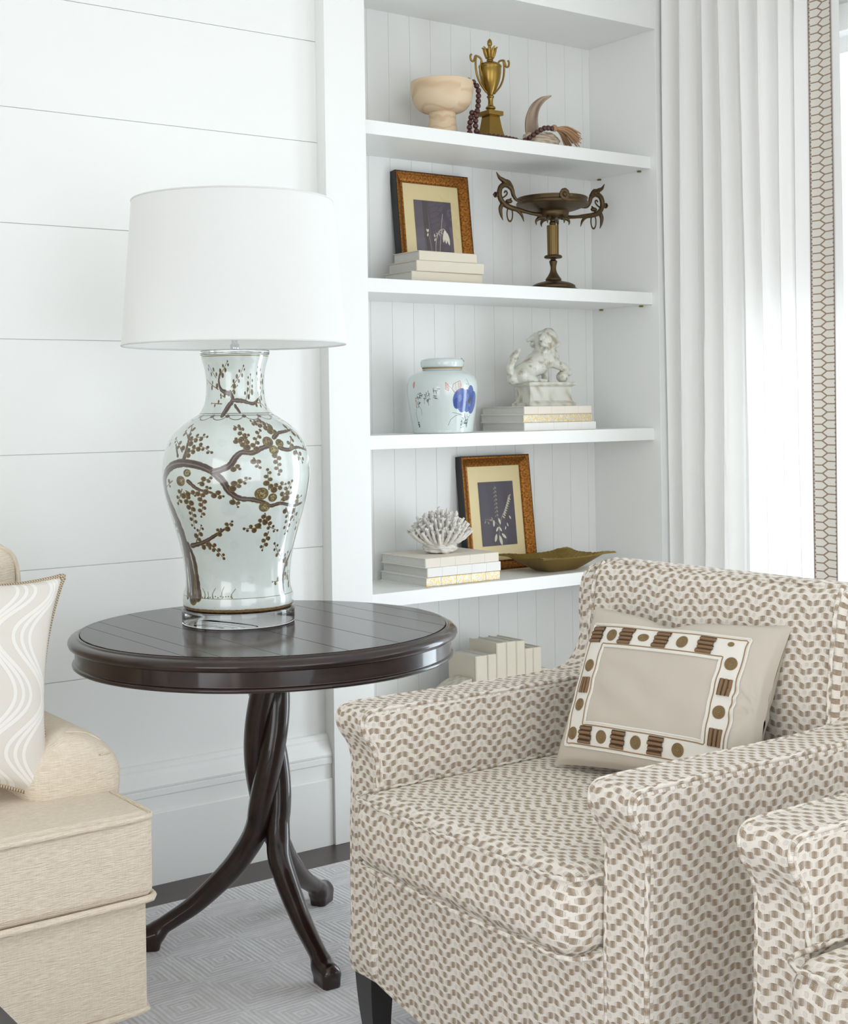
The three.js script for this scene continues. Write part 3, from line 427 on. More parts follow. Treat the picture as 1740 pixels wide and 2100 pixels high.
      br([[285, 1432], [370, 1400], [440, 1355], [500, 1312]], 20, 8); br([[235, 845], [255, 760], [280, 640]], 14, 4); br([[195, 820], [180, 740]], 10, 4); br([[265, 985], [325, 1035], [420, 1062]], 16, 7);
      twig([280, 650], [285, 612]); twig([225, 790], [178, 700]); twig([255, 735], [320, 696], [388, 690]); twig([240, 815], [300, 772], [350, 755], [418, 794]); twig([150, 705], [115, 745]); twig([262, 700], [245, 650]);
      twig([632, 785], [628, 720], [598, 628]); twig([600, 735], [575, 706]); twig([625, 745], [655, 682]); twig([690, 795], [705, 720], [732, 652]); twig([690, 835], [730, 900]); twig([545, 888], [600, 905]); twig([560, 620], [600, 640]);
      twig([830, 690], [795, 640], [670, 588]); twig([790, 655], [780, 610]); twig([940, 650], [885, 595]); twig([950, 655], [1010, 705], [1050, 790]); twig([930, 780], [938, 705]); twig([838, 800], [855, 950]); twig([970, 790], [1018, 880]); twig([690, 585], [760, 615]);
      twig([420, 1062], [495, 1086]); twig([330, 1000], [415, 962]); twig([335, 1045], [360, 1120], [352, 1225]); twig([160, 985], [118, 1030]); twig([225, 1040], [198, 1140]); twig([238, 1060], [285, 1170], [308, 1305]); twig([250, 1050], [312, 1082]); twig([360, 1050], [410, 1030]);
      twig([530, 1030], [600, 1002], [665, 970]); twig([555, 1100], [590, 1160]); twig([790, 1050], [780, 915]); twig([800, 1045], [900, 1018]); twig([870, 1130], [945, 1000]); twig([885, 1110], [942, 1082]); twig([955, 1150], [1012, 1110]); twig([905, 1180], [925, 1250], [900, 1365]); twig([970, 1190], [962, 1275]); twig([765, 1210], [795, 1300], [850, 1335]); twig([740, 1310], [630, 1310]); twig([790, 1340], [750, 1465]); twig([700, 1290], [760, 1260]);
      twig([500, 1312], [552, 1258]); twig([320, 1400], [352, 1285]); twig([400, 1395], [460, 1465], [500, 1512]); twig([350, 1420], [430, 1430]); twig([450, 1350], [480, 1310]);
      rose(215, 985, 34); rose(258, 930, 26); rose(782, 730, 34); rose(860, 742, 28); rose(822, 786, 30); rose(742, 1075, 40); rose(815, 1105, 28); rose(762, 1165, 34);
      br([[890, 1770], [892, 1680], [912, 1580], [955, 1480], [985, 1370], [1000, 1290]], 20, 6); br([[932, 1740], [940, 1660], [950, 1590]], 14, 3); twig([905, 1570], [860, 1500], [832, 1425]); twig([900, 1600], [925, 1500]); twig([985, 1380], [1000, 1280]); twig([880, 1690], [820, 1690]); twig([905, 1690], [930, 1640]);
      stroke([[1043, 1150], [1058, 1050], [1072, 930]], 8, 8, '#54432f'); twig([150, 1260], [190, 1390]);
      for (const [x, y, k] of [[375, 1750, 14], [430, 1745, -16], [490, 1735, -12], [555, 1750, -22], [400, 1770, 4]]) stroke([[x, 1784], [x + k * 0.2, y + 10], [x - k, y - 30]], 7, 3, '#7b7a5c'); for (let k = 0; k < 12; k++) blob(360 + k * 17, 1775 + rr(-6, 6), 3, '#4a463a');
      br([[490, 540], [525, 485], [552, 442], [535, 392]], 30, 22); br([[548, 445], [620, 452], [690, 470], [722, 440]], 20, 10); br([[525, 400], [475, 372], [458, 310], [465, 266]], 20, 14); br([[565, 480], [600, 530]], 14, 12);
      twig([462, 285], [490, 230], [515, 178]); twig([440, 290], [390, 205]); twig([455, 370], [415, 340], [378, 300]); twig([540, 355], [590, 290], [622, 210]); twig([535, 400], [582, 345]); twig([690, 462], [740, 470], [775, 505]); twig([722, 445], [750, 360], [758, 280]); twig([665, 410], [668, 270]); twig([740, 340], [718, 218]); twig([480, 470], [410, 465]); twig([500, 425], [472, 408]); twig([640, 440], [650, 380]);
    };
    paintTree(); turn = 0.5; g.save(); paintTree(); turn = -0.5; paintTree(); g.restore(); turn = 0;
    const ring = (y, w, col) => { const yy = M(580, y)[1]; g.strokeStyle = col; g.lineWidth = w; g.beginPath(); g.moveTo(0, yy); g.lineTo(TW, yy); g.stroke(); };
    ring(139, 5, '#8a7d52'); ring(536, 3, '#4d4038'); ring(549, 3, '#4d4038'); ring(1786, 3, '#6f6a52');
    const yl = M(580, 549)[1]; for (let k = 0; k < 16; k++) { const x = k * TW / 16; g.strokeStyle = '#4d4038'; g.lineWidth = 3.5; g.beginPath(); g.ellipse(x, yl + 2, 52, 22, 0, 0, Math.PI); g.stroke(); g.fillStyle = '#5a4a44'; g.beginPath(); g.ellipse(x + 64, yl + 4, 17, 9, 0, 0, 7); g.fill(); }
    const yf = M(580, 1858)[1]; const gr = rnd; g.fillStyle = '#94784f'; for (let x = 0; x < TW; x += 3) { const e = yf + 4 * noise.noise(x * 0.01, 3, 1) + 2 * rnd(); g.fillRect(x, e, 3.5, THh - e); } for (let i = 0; i < 300; i++) { g.fillStyle = 'rgba(70,52,34,0.35)'; g.fillRect(gr() * TW, yf + gr() * (THh - yf), 14, 3); }
  });
  tex.wrapT = THREE.ClampToEdgeWrapping;
  const glaze = phys({ map: tex, roughness: 0.18, clearcoat: 1, clearcoatRoughness: 0.03 });
  // the lathe's seam is turned away from the room's middle
  const vase = lathe(prof, 128); const uv = vase.attributes.uv, vp = vase.attributes.position; const phi0 = Math.atan2(-(LX + 2.367), 3.5483 - LZ);
  for (let i = 0; i < uv.count; i++) { const y = vp.getY(i); uv.setXY(i, uv.getX(i), (y - Hlo) / (Htop - Hlo)); }
  vase.rotateY(phi0 + Math.PI);
  part('vase', vase, glaze, lamp, 'celadon white porcelain vase painted with brown blossom branches');
  part('acrylic_cap', slathe([[0.0001, Htop], [0.05, Htop], [0.083, Htop], [0.085, Htop + 0.0015], [0.085, Htop + 0.0105], [0.083, Htop + 0.012], [0.05, Htop + 0.012], [0.0001, Htop + 0.012]], 90, 80), acryl, lamp);
  part('seat_plate', lathe([[0.0001, 0.0381], [0.03, 0.0381], [0.085, 0.0384], [0.085, 0.039]], 48), chrome, lamp);
  const yS0 = 1.465 - TY, yS1 = 1.82 - TY;
  part('rod', [lathe([[0.0001, Htop + 0.012], [0.0105, Htop + 0.012], [0.0115, Htop + 0.016], [0.0115, Htop + 0.026], [0.009, Htop + 0.029], [0.0075, Htop + 0.03], [0.0075, yS0 + 0.09], [0.0001, yS0 + 0.09]], 24)], chrome, lamp);
  part('socket', lathe([[0.0001, yS0 + 0.085], [0.016, yS0 + 0.085], [0.018, yS0 + 0.14], [0.0001, yS0 + 0.142]], 24), chrome, lamp);
  part('bulb', slathe([[0.014, yS0 + 0.14], [0.016, yS0 + 0.155], [0.03, yS0 + 0.19], [0.031, yS0 + 0.215], [0.02, yS0 + 0.24], [0.0001, yS0 + 0.247]], 40, 32), phys({ color: 0xffffff, roughness: 0.5 }), lamp);
  part('harp', tube([[-0.012, yS0 + 0.11, 0], [-0.05, yS0 + 0.15, 0], [-0.06, yS0 + 0.23, 0], [-0.03, yS0 + 0.31, 0], [0, yS0 + 0.325, 0], [0.03, yS0 + 0.31, 0], [0.06, yS0 + 0.23, 0], [0.05, yS0 + 0.15, 0], [0.012, yS0 + 0.11, 0]], 0.0022, 80, 8), chrome, lamp);
  const linen = phys({ color: 0xf6f6f4, roughness: 1, transmission: 0.28, thickness: 0, side: THREE.DoubleSide, bumpMap: fineBump, bumpScale: 0.0002 });
  const shade = part('shade', lathe([[0.2755, yS0], [0.2755 - 0.0289 * 0.5, (yS0 + yS1) / 2], [0.2466, yS1]], 128), linen, lamp, 'white linen drum shade');
  const ringG = (r, y, k) => tube(Array.from({ length: 64 }, (_, i) => V(Math.cos(i / 32 * Math.PI) * r, y, Math.sin(i / 32 * Math.PI) * r)), k, 128, 8, true);
  part('shade_hem', [ringG(0.2752, yS0 + 0.001, 0.0022), ringG(0.2464, yS1 - 0.001, 0.0022)], linen, shade);
  part('shade_spider', [0, 2.094, 4.189].map(a => tube([[0.004 * Math.cos(a), yS0 + 0.325, 0.004 * Math.sin(a)], [0.244 * Math.cos(a), yS1 - 0.01, 0.244 * Math.sin(a)]], 0.0015, 4, 6)), chrome, shade);
}

// ---------- sofa, its pillow, coffee table ----------
{
  const map = dataTex(512, 512, (u, v, i, j) => { const a = noise.noise(u * 10, v * 120, 2.1), b = noise.noise(u * 130, v * 14, 6.3); const n = 0.5 + a * 0.55 + b * 0.18 + (rnd() - 0.5) * 0.18; return lerp3([212, 195, 172], [241, 230, 213], Math.max(0, Math.min(1, n))); }, true, [4.4, 4.4]);
  const bmp = dataTex(512, 512, (u, v) => 128 + 90 * noise.noise(u * 12, v * 130, 2.1) + 26 * noise.noise(u * 130, v * 20, 1) + (rnd() - 0.5) * 40, false, [4.4, 4.4]);
  const linen = std({ map, bumpMap: bmp, bumpScale: 0.0022, roughness: 0.95 });
  const woodLeg = std({ color: 0x6a4c33, roughness: 0.5 });
  const X1 = -1.213, X0 = -3.35, s = thing('sofa', 'beige linen sofa with welted seat cushion at the left edge', 'sofa', [0, 0.012, 0]), y = v => v - 0.012;
  const puff = (g, c, hx, hy, hz, k) => { const p = g.attributes.position; for (let i = 0; i < p.count; i++) { const a = (p.getX(i) - c[0]) / hx, b = (p.getY(i) - c[1]) / hy, d = (p.getZ(i) - c[2]) / hz; const q = (1 - a * a) * (1 - d * d), f = (1 - a * a) * (1 - b * b); p.setXYZ(i, p.getX(i), p.getY(i) + Math.sign(b) * (Math.abs(b) > 0.6 ? k * Math.max(0, q) : 0), p.getZ(i) + (Math.abs(d) > 0.8 ? Math.sign(d) * k * 0.5 * Math.max(0, f) : 0)); } };
  const seat = new RoundedBoxGeometry(X1 - X0, 0.166, 0.80, 10, 0.022); seat.translate((X0 + X1) / 2, y(0.447), 0.648); puff(seat, [(X0 + X1) / 2, y(0.447), 0.648], (X1 - X0) / 2, 0.083, 0.4, 0.018);
  { const g = boxUV(seat); g.computeVertexNormals(); part('seat_cushion', toCreasedNormals(g, 1.0), linen, s); }
  const zf = 1.045, welt = (yy, x1, z1, r = 0.0065) => tube([[X0 + 0.03, yy, z1], [-2.2, yy, z1 + 0.006], [x1 - 0.1, yy, z1 + 0.004], [x1 - 0.022, yy, z1], [x1 - 0.005, yy, z1 - 0.006], [x1, yy, z1 - 0.024], [x1, yy, z1 - 0.3]], r, 160, 8);
  part('welt', [welt(y(0.521), X1 - 0.001, zf), welt(y(0.364), X1 + 0.002, zf + 0.002, 0.0075)], linen, s);
  part('base', [rbox(X0 + 0.01, X1 - 0.012, y(0.14), y(0.362), 0.12, 1.034, 0.012)], linen, s);
  part('skirt_welt', tube([[X0 + 0.03, y(0.146), 1.034], [-2.2, y(0.146), 1.036], [X1 - 0.04, y(0.146), 1.036], [X1 - 0.014, y(0.146), 1.03], [X1 - 0.010, y(0.146), 0.9], [X1 - 0.010, y(0.146), 0.3]], 0.0065, 120, 8), linen, s);
  const armG = (cx) => sdfMesh((x, yy, z) => { const d1 = capsule(x, yy, z, [cx, y(0.557), 0.1], [cx, y(0.555), 0.77], 0.094, 0.094), bx = Math.abs(x - cx) - 0.06, by = Math.abs(yy - y(0.36)) - 0.2, bz = Math.abs(z - 0.45) - 0.36; const d2 = Math.hypot(Math.max(bx, 0), Math.max(by, 0), Math.max(bz, 0)) + Math.min(Math.max(bx, by, bz), 0) - 0.022; const d3 = Math.max(z - 0.845, 0.06 - z), m = smin(d1, d2, 0.05); return -smin(-m, -d3, 0.03) - 0.004; }, cx, y(0.42), 0.47, 0.43, 88);
  for (const [cx, nm] of [[-1.283, 1], [-3.28, 0]]) { const a = part('arm', boxUV(armG(cx)), linen, s); if (nm) for (const pts of [[[cx - 0.01, y(0.6515), 0.80], [cx + 0.025, y(0.648), 0.822], [cx + 0.05, y(0.632), 0.835]], [[cx + 0.045, y(0.604), 0.842], [cx + 0.068, y(0.602), 0.832], [cx + 0.088, y(0.592), 0.80]]]) part('pleat', tube(pts, 0.0014, 24, 6), linen, a); }
  part('back', rbox(X0 + 0.05, -1.25, y(0.14), y(0.93), 0.03, 0.28, 0.05, 6), linen, s);
  const bc = new RoundedBoxGeometry(0.98, 0.50, 0.22, 8, 0.06); bc.translate(-1.752, y(0.765), 0.37); puff(bc, [-1.752, y(0.765), 0.37], 0.49, 0.25, 0.11, 0.02); part('back_cushion', boxUV(bc), linen, s);
  part('back_cushion_welt', tube([[-2.2, y(1.012), 0.455], [-1.372, y(1.010), 0.455], [-1.287, y(0.995), 0.45], [-1.268, y(0.965), 0.45], [-1.265, y(0.75), 0.455]], 0.006, 90, 8), linen, s);
  const bc2 = bc.clone(); bc2.translate(-0.99, 0, 0); part('back_cushion', boxUV(bc2), linen, s);
  for (const x of [X0 + 0.12, X1 - 0.10]) for (const z of [0.2, 0.95]) { const g = new THREE.CylinderGeometry(0.03, 0.022, 0.135, 16); g.translate(x, 0.0675, z); part('leg', g, woodLeg, s); }
  // square throw pillow
  const map2 = canvasTex(1024, 1024, (g, w, h) => { g.fillStyle = '#e2dbd2'; g.fillRect(0, 0, w, h); g.lineCap = 'round'; g.globalAlpha = 0.16; for (let i = 0; i < 400; i++) { g.fillStyle = '#d5cdc0'; g.fillRect(rnd() * w, rnd() * h, 60, 1.5); } g.globalAlpha = 1;
    const rib = (cx, ph, sgn) => { for (const k of [0, 1, 2]) for (const [col, lw] of [['#dad3c9', 22], ['#f0ece6', 18]]) { g.strokeStyle = col; g.lineWidth = lw; g.beginPath(); for (let i = 0; i <= 60; i++) { const yy = -40 + i * 18.5, q = Math.cos(yy / 512 * Math.PI * 2 + ph); const x = cx + sgn * (70 * q + k * (16 + 26 * (1 + q) / 2)); i ? g.lineTo(x, yy) : g.moveTo(x, yy); } g.stroke(); } };
    rib(930, 2.2, -1); rib(730, 2.2 + Math.PI, 1); rib(470, 2.2, -1); rib(230, 2.2 + Math.PI, 1); });
  const cloth = phys({ map: map2, roughness: 0.75, sheen: 0.3, bumpMap: map2, bumpScale: 0.0012 }), cord = std({ color: 0xd8cdbd, roughness: 0.8, map: canvasTex(64, 64, (g) => { g.fillStyle = '#efe6d8'; g.fillRect(0, 0, 64, 64); g.strokeStyle = '#94897a'; g.lineWidth = 12; for (let i = -2; i < 4; i++) { g.beginPath(); g.moveTo(i * 32, 0); g.lineTo(i * 32 + 32, 64); g.stroke(); } }, true, [90, 45]) });
  const p = thing('throw_pillow', 'ivory throw pillow with curved ribbon bands and corded edge on sofa', 'pillow', [-1.528, 0.778, 0.725]);
  p.rotation.order = 'YXZ'; p.rotation.set(-0.33, 0.0, -0.18);
  const S = pillowSurf(0.50, 0.47, 0.16, 0.15, 0.40);
  part('cover', [grid(44, 44, (u, v) => S(u * 2 - 1, v * 2 - 1, 1)), grid(44, 44, (u, v) => S(1 - 2 * u, v * 2 - 1, -1))], cloth, p);
  const e = []; for (let i = 0; i < 30; i++) e.push(S(-1 + 2 * i / 30, -1)); for (let i = 0; i < 30; i++) e.push(S(1, -1 + 2 * i / 30)); for (let i = 0; i < 30; i++) e.push(S(1 - 2 * i / 30, 1)); for (let i = 0; i < 30; i++) e.push(S(-1, 1 - 2 * i / 30));
  part('cord_edge', tube(e, 0.0055, 360, 8, true), cord, p, 'twisted grey and cream cord');
  // coffee table, only a corner in view
  const ct = thing('coffee_table', 'dark grey coffee table whose corner shows at the lower left', 'table', [-2.35, 0.012, 2.0]), cm = phys({ color: 0x4a4748, roughness: 0.55 });
  part('table_top', rbox(-0.70, 0.70, 0.35, 0.388, -0.66, 0.62, 0.006), cm, ct);
  for (const x of [-0.64, 0.60]) for (const z of [-0.6, 0.56]) part('leg', rbox(x - 0.03, x + 0.03, 0, 0.352, z - 0.03, z + 0.03, 0.004), cm, ct);
}

// ---------- things on the shelves ----------
const brass = std({ color: 0x9a7d40, metalness: 1, roughness: 0.3 }), bronze = std({ color: 0x5b4a34, metalness: 0.85, roughness: 0.42 });
const ashTex = dataTex(512, 512, (u, v) => { const d = Math.sin((v * 6 + 0.9 * noise.noise(u * 4, v * 3, 5) + 0.25 * noise.noise(u * 12, v * 9, 1)) * Math.PI * 2); return lerp3([228, 204, 172], [206, 172, 134], Math.max(0, d) ** 2 * 0.6 + 0.10 * rnd()); });
{ // footed bowl
  const t = thing('footed_bowl', 'pale turned wood bowl on a short foot, top shelf', 'bowl', [0.42, T[0], -0.17]);
  const wood = std({ map: ashTex, roughness: 0.55 });
  part('bowl', slathe([[0.0001, 0.087], [0.045, 0.088], [0.075, 0.097], [0.094, 0.118], [0.103, 0.15], [0.1045, 0.186], [0.1035, 0.19], [0.0995, 0.188], [0.097, 0.15], [0.085, 0.12], [0.05, 0.105], [0.0001, 0.102]], 90), wood, t);
  part('foot', slathe([[0.0001, 0], [0.053, 0], [0.0535, 0.003], [0.05, 0.03], [0.045, 0.06], [0.0425, 0.09], [0.0001, 0.09]], 50), wood, t);
}
{ // trophy urn
  const t = thing('trophy_urn', 'brass two-handled trophy urn with leafy finial on flared square base', 'urn', [0.61, T[0], -0.15]);
  const y = Y => Y - T[0];
  part('body', slathe([[0.0001, y(2.362)], [0.008, y(2.362)], [0.012, y(2.368)], [0.022, y(2.385)], [0.032, y(2.41)], [0.0375, y(2.437)], [0.0385, y(2.456)], [0.0395, y(2.458)], [0.0395, y(2.462)], [0.036, y(2.466)], [0.030, y(2.471)], [0.015, y(2.475)], [0.0001, y(2.476)]], 90, 48), brass, t);
  const lid = part('lid', slathe([[0.0001, y(2.474)], [0.013, y(2.474)], [0.0105, y(2.479)], [0.012, y(2.482)], [0.0095, y(2.485)], [0.0105, y(2.49)], [0.016, y(2.508)], [0.02, y(2.518)], [0.012, y(2.519)], [0.006, y(2.522)], [0.0055, y(2.53)], [0.0075, y(2.533)], [0.0085, y(2.54)], [0.006, y(2.55)], [0.0001, y(2.556)]], 80, 32), brass, t);
  for (let k = 0; k < 8; k++) { const a = k / 8 * Math.PI * 2, c = Math.cos(a), s = Math.sin(a); part('leaf', taper([[0.011 * c, y(2.488), 0.011 * s], [0.0155 * c, y(2.505), 0.0155 * s], [0.0205 * c, y(2.52), 0.0205 * s], [0.027 * c, y(2.526), 0.027 * s]], [0.0035, 0.0055, 0.0055, 0.0015], 10, 8), brass, lid); }
  part('stem', slathe([[0.0001, y(2.305)], [0.016, y(2.306)], [0.013, y(2.313)], [0.017, y(2.318)], [0.016, y(2.323)], [0.0105, y(2.328)], [0.0085, y(2.34)], [0.0095, y(2.352)], [0.013, y(2.358)], [0.010, y(2.362)], [0.0001, y(2.366)]], 60, 32), brass, t);
  part('block', rbox(-0.0315, 0.0315, y(2.292), y(2.307), -0.0315, 0.0315, 0.002), brass, t);
  { const g = new THREE.CylinderGeometry(0.021 * Math.SQRT2, 0.044 * Math.SQRT2, y(2.292), 4, 8); g.rotateY(Math.PI / 4); g.translate(0, y(2.292) / 2, 0); const p = g.attributes.position; for (let i = 0; i < p.count; i++) { const k = p.getY(i) / y(2.292), f = 1 - 0.16 * Math.sin(k * Math.PI) * (1 - k * 0.3); p.setX(i, p.getX(i) * f); p.setZ(i, p.getZ(i) * f); } const q = g.toNonIndexed(); q.computeVertexNormals(); part('base', q, brass, t); }
  for (const s of [-1, 1]) part('handle', [tube([[s * 0.034, y(2.468), 0], [s * 0.04, y(2.483), 0], [s * 0.062, y(2.489), 0], [s * 0.066, y(2.48), 0], [s * 0.072, y(2.469), 0], [s * 0.081, y(2.472), 0], [s * 0.0835, y(2.487), 0], [s * 0.079, y(2.492), 0]], 0.0035, 60, 8), tube([[s * 0.06, y(2.486), 0], [s * 0.062, y(2.465), 0], [s * 0.058, y(2.43), 0], [s * 0.044, y(2.40), 0], [s * 0.017, y(2.371), 0]], 0.0036, 50, 8), tube([[s * 0.038, y(2.475), 0], [s * 0.041, y(2.45), 0], [s * 0.035, y(2.425), 0]], 0.0028, 20, 8)], brass, t);
}
{ // bead garland: over the bowl rim, down, along the shelf and round the stone
  const t = thing('bead_garland', 'garland of dark red wooden beads with tassel draped from the wooden bowl', 'beads', [0.51, T[0], -0.13]);
  const bead = phys({ color: 0x47201a, roughness: 0.38, clearcoat: 0.4 }), O = V(0.51, T[0], -0.13), sg = new THREE.SphereGeometry(0.0094, 18, 12);
  const P = [[0.468, 0.196, -0.145], [0.492, 0.199, -0.13], [0.514, 0.190, -0.115], [0.522, 0.166, -0.105], [0.521, 0.14, -0.103], [0.516, 0.11, -0.1], [0.508, 0.08, -0.098], [0.502, 0.05, -0.097], [0.506, 0.02, -0.094], [0.515, 0.0095, -0.085], [0.545, 0.0095, -0.078], [0.60, 0.0095, -0.075], [0.66, 0.0095, -0.085], [0.70, 0.0095, -0.10], [0.725, 0.022, -0.088], [0.755, 0.044, -0.080], [0.79, 0.062, -0.078], [0.822, 0.064, -0.078]];
  const c = new THREE.CatmullRomCurve3(P.map(p => V(p[0] - O.x, p[1], p[2] - O.z)), false, 'centripetal'), n = Math.round(c.getLength() / 0.0178);
  for (let i = 0; i <= n; i++) { const b = part('bead', sg, bead, t); b.position.copy(c.getPointAt(i / n)); }
  const P2 = [[0.500, 0.088, -0.112], [0.490, 0.062, -0.108], [0.482, 0.036, -0.104], [0.478, 0.014, -0.098], [0.470, 0.0095, -0.088]], c2 = new THREE.CatmullRomCurve3(P2.map(p => V(p[0] - O.x, p[1], p[2] - O.z))); for (let i = 0; i < 6; i++) { const b = part('bead', sg, bead, t); b.position.copy(c2.getPointAt(i / 5)); }
  part('cord', tube(c.getPoints(80), 0.0016, 120, 6), bead, t);
  const jute = std({ color: 0xb08a68, roughness: 1 }), K0 = V(0.832 - O.x, 0.066, -0.078 - O.z), strands = [];
  for (let k = 0; k < 110; k++) { const a = rr(-0.6, 0.6), e = rr(-1, 1), L = rr(0.085, 0.108), d = V(Math.cos(a) * 0.95, -0.22 + e * 0.26, Math.sin(a) * 0.6).normalize(); const end = K0.clone().addScaledVector(d, L); end.y = Math.max(0.004, end.y - 0.012); const mid = K0.clone().addScaledVector(d, L * 0.5); mid.y += 0.008; strands.push(tube([K0, mid, end], 0.0017, 6, 5)); }
  const tas = part('tassel', strands, jute, t, 'tan jute tassel'); const kg = new THREE.SphereGeometry(0.012, 16, 12); kg.translate(K0.x, K0.y, K0.z); part('knot', kg, jute, tas);
}
{ // horn on a carved stone
  const t = thing('horn_ornament', 'small curved horn standing on a mottled pale stone, top shelf', 'ornament', [0.80, T[0], -0.135]);
  const hornTex = dataTex(128, 256, (u, v) => lerp3([205, 183, 158], [112, 92, 80], Math.max(0, Math.min(1, 0.45 + 0.9 * noise.noise(u * 9, v * 7, 2) + (rnd() - 0.5) * 0.3)))), hm = std({ map: hornTex, roughness: 0.6 });
  part('horn', taper([[0.0, 0.03, 0], [-0.018, 0.06, 0], [-0.021, 0.10, 0], [-0.005, 0.142, 0], [0.025, 0.172, 0.002], [0.067, 0.192, 0.004]], [0.026, 0.0245, 0.0215, 0.017, 0.0105, 0.002], 40, 16), hm, t);
  const g = new THREE.SphereGeometry(1, 40, 28), p = g.attributes.position; for (let i = 0; i < p.count; i++) { const x = p.getX(i), yy = p.getY(i), z = p.getZ(i), k = 1 + 0.16 * noise.noise(x * 3, yy * 5, z * 3) + 0.1 * noise.noise(x * 9, yy * 9, z * 9); p.setXYZ(i, x * 0.076 * k + 0.02, Math.max(0, yy * 0.036 * k + 0.028), z * 0.045 * k); } g.computeVertexNormals();
  part('stone', g, std({ map: dataTex(128, 128, (u, v) => lerp3([222, 210, 190], [168, 140, 115], Math.max(0, Math.min(1, 0.3 + noise.noise(u * 16, v * 16, 1) + (rnd() - 0.5) * 0.2)))), roughness: 0.8 }), t);
}
// ---------- leaning framed pictures ----------
function picture(X, t, label, draw) {
  const g = thing('framed_picture', label, 'picture', [X, t, -0.272]); g.rotation.x = -0.108;
  const W = 0.305, H = 0.402, D = 0.03, m = 0.034;
  const black = phys({ color: 0x18151a, roughness: 0.4 }), goldTex = dataTex(256, 256, (u, v) => lerp3([166, 108, 40], [92, 52, 18], Math.max(0, Math.min(1, 0.35 + noise.noise(u * 26, v * 26, 1) * 0.9 + noise.noise(u * 70, v * 70, 4) * 0.5)))), gold = std({ map: goldTex, metalness: 0.75, roughness: 0.42 });
  const bar = (L, horizontal) => { // moulding: black outside, gilt scoop inside
    const pr = [[0, 0], [0, -D], [m, -D], [m, -0.016], [m - 0.006, -0.0165], [m - 0.012, -0.013], [0.010, -0.0035], [0.0065, 0.0], [0.003, 0.0005]]; return pr; };
  const rail = (L, sx) => { const pr = bar(), pos = [], idx = [], n = pr.length; for (const e of [0, 1]) for (const q of pr) pos.push(e ? L / 2 - q[0] : -L / 2 + q[0], q[0], q[1]); for (let i = 0; i < n; i++) { const j = (i + 1) % n; idx.push(i, n + i, j, j, n + i, n + j); } const b = new THREE.BufferGeometry(); b.setAttribute('position', new THREE.Float32BufferAttribute(pos, 3)); b.setIndex(idx); const q = b.toNonIndexed(); q.computeVertexNormals(); const uvq = boxUV(q); const uv = uvq.attributes.uv; for (let i = 0; i < uv.count; i++) uv.setXY(i, uv.getX(i) * 6, uv.getY(i) * 6); return uvq; };
  const place = (geo, k) => { if (k === 1) { geo.rotateZ(Math.PI); geo.translate(0, H, 0); } if (k === 2) { geo.rotateZ(-Math.PI / 2); geo.translate(-W / 2, H / 2, 0); } if (k === 3) { geo.rotateZ(Math.PI / 2); geo.translate(W / 2, H / 2, 0); } return geo; };
  for (let k = 0; k < 4; k++) part('moulding', place(rail(k < 2 ? W : H), k), gold, g);
  part('frame_edge', [box(-W / 2 - 0.003, -W / 2 + 0.002, -0.000, H + 0.003, -D - 0.004, -0.0012), box(W / 2 - 0.002, W / 2 + 0.003, 0, H + 0.003, -D - 0.004, -0.0012), box(-W / 2, W / 2, H - 0.002, H + 0.003, -D - 0.004, -0.0012), box(-W / 2, W / 2, 0, 0.002, -D - 0.004, -0.0012)], black, g);
  part('mat_board', box(-W / 2 + m - 0.004, W / 2 - m + 0.004, m - 0.004, H - m + 0.004, -D + 0.006, -0.019), std({ color: 0xe8d5a2, metalness: 0.2, roughness: 0.5, bumpMap: fineBump, bumpScale: 0.0002 }), g, 'pale gold mat');
  const pw = 0.157, ph = 0.226, tex = canvasTex(512, 736, draw); const pg = new THREE.BoxGeometry(pw, ph, 0.0015); pg.translate(0.004, H / 2 - 0.006 + 0.004, -0.0178); part('print', pg, std({ map: tex, roughness: 0.6 }), g, 'botanical photograph on dark ground');
  part('backing', box(-W / 2 + 0.004, W / 2 - 0.004, 0.004, H - 0.004, -D - 0.003, -D + 0.004), black, g);
  const pane = new THREE.PlaneGeometry(W - 2 * m + 0.006, H - 2 * m + 0.006); pane.translate(0, H / 2, -0.0165); part('pane', pane, phys({ transmission: 1, thickness: 0, roughness: 0, ior: 1.45 }), g);
  return g;
}
const petal = (g, x, y, a, l, w, col) => { g.save(); g.translate(x, y); g.rotate(a); g.fillStyle = col; g.beginPath(); g.moveTo(0, 0); g.bezierCurveTo(w, l * 0.3, w * 0.8, l * 0.8, 0, l); g.bezierCurveTo(-w * 0.8, l * 0.8, -w, l * 0.3, 0, 0); g.fill(); g.restore(); };
const stem = (g, pts, w, col) => { g.strokeStyle = col; g.lineWidth = w; g.lineCap = 'round'; g.beginPath(); pts.forEach((p, i) => i ? g.quadraticCurveTo(p[0], p[1], p[2], p[3]) : g.moveTo(...p)); g.stroke(); };
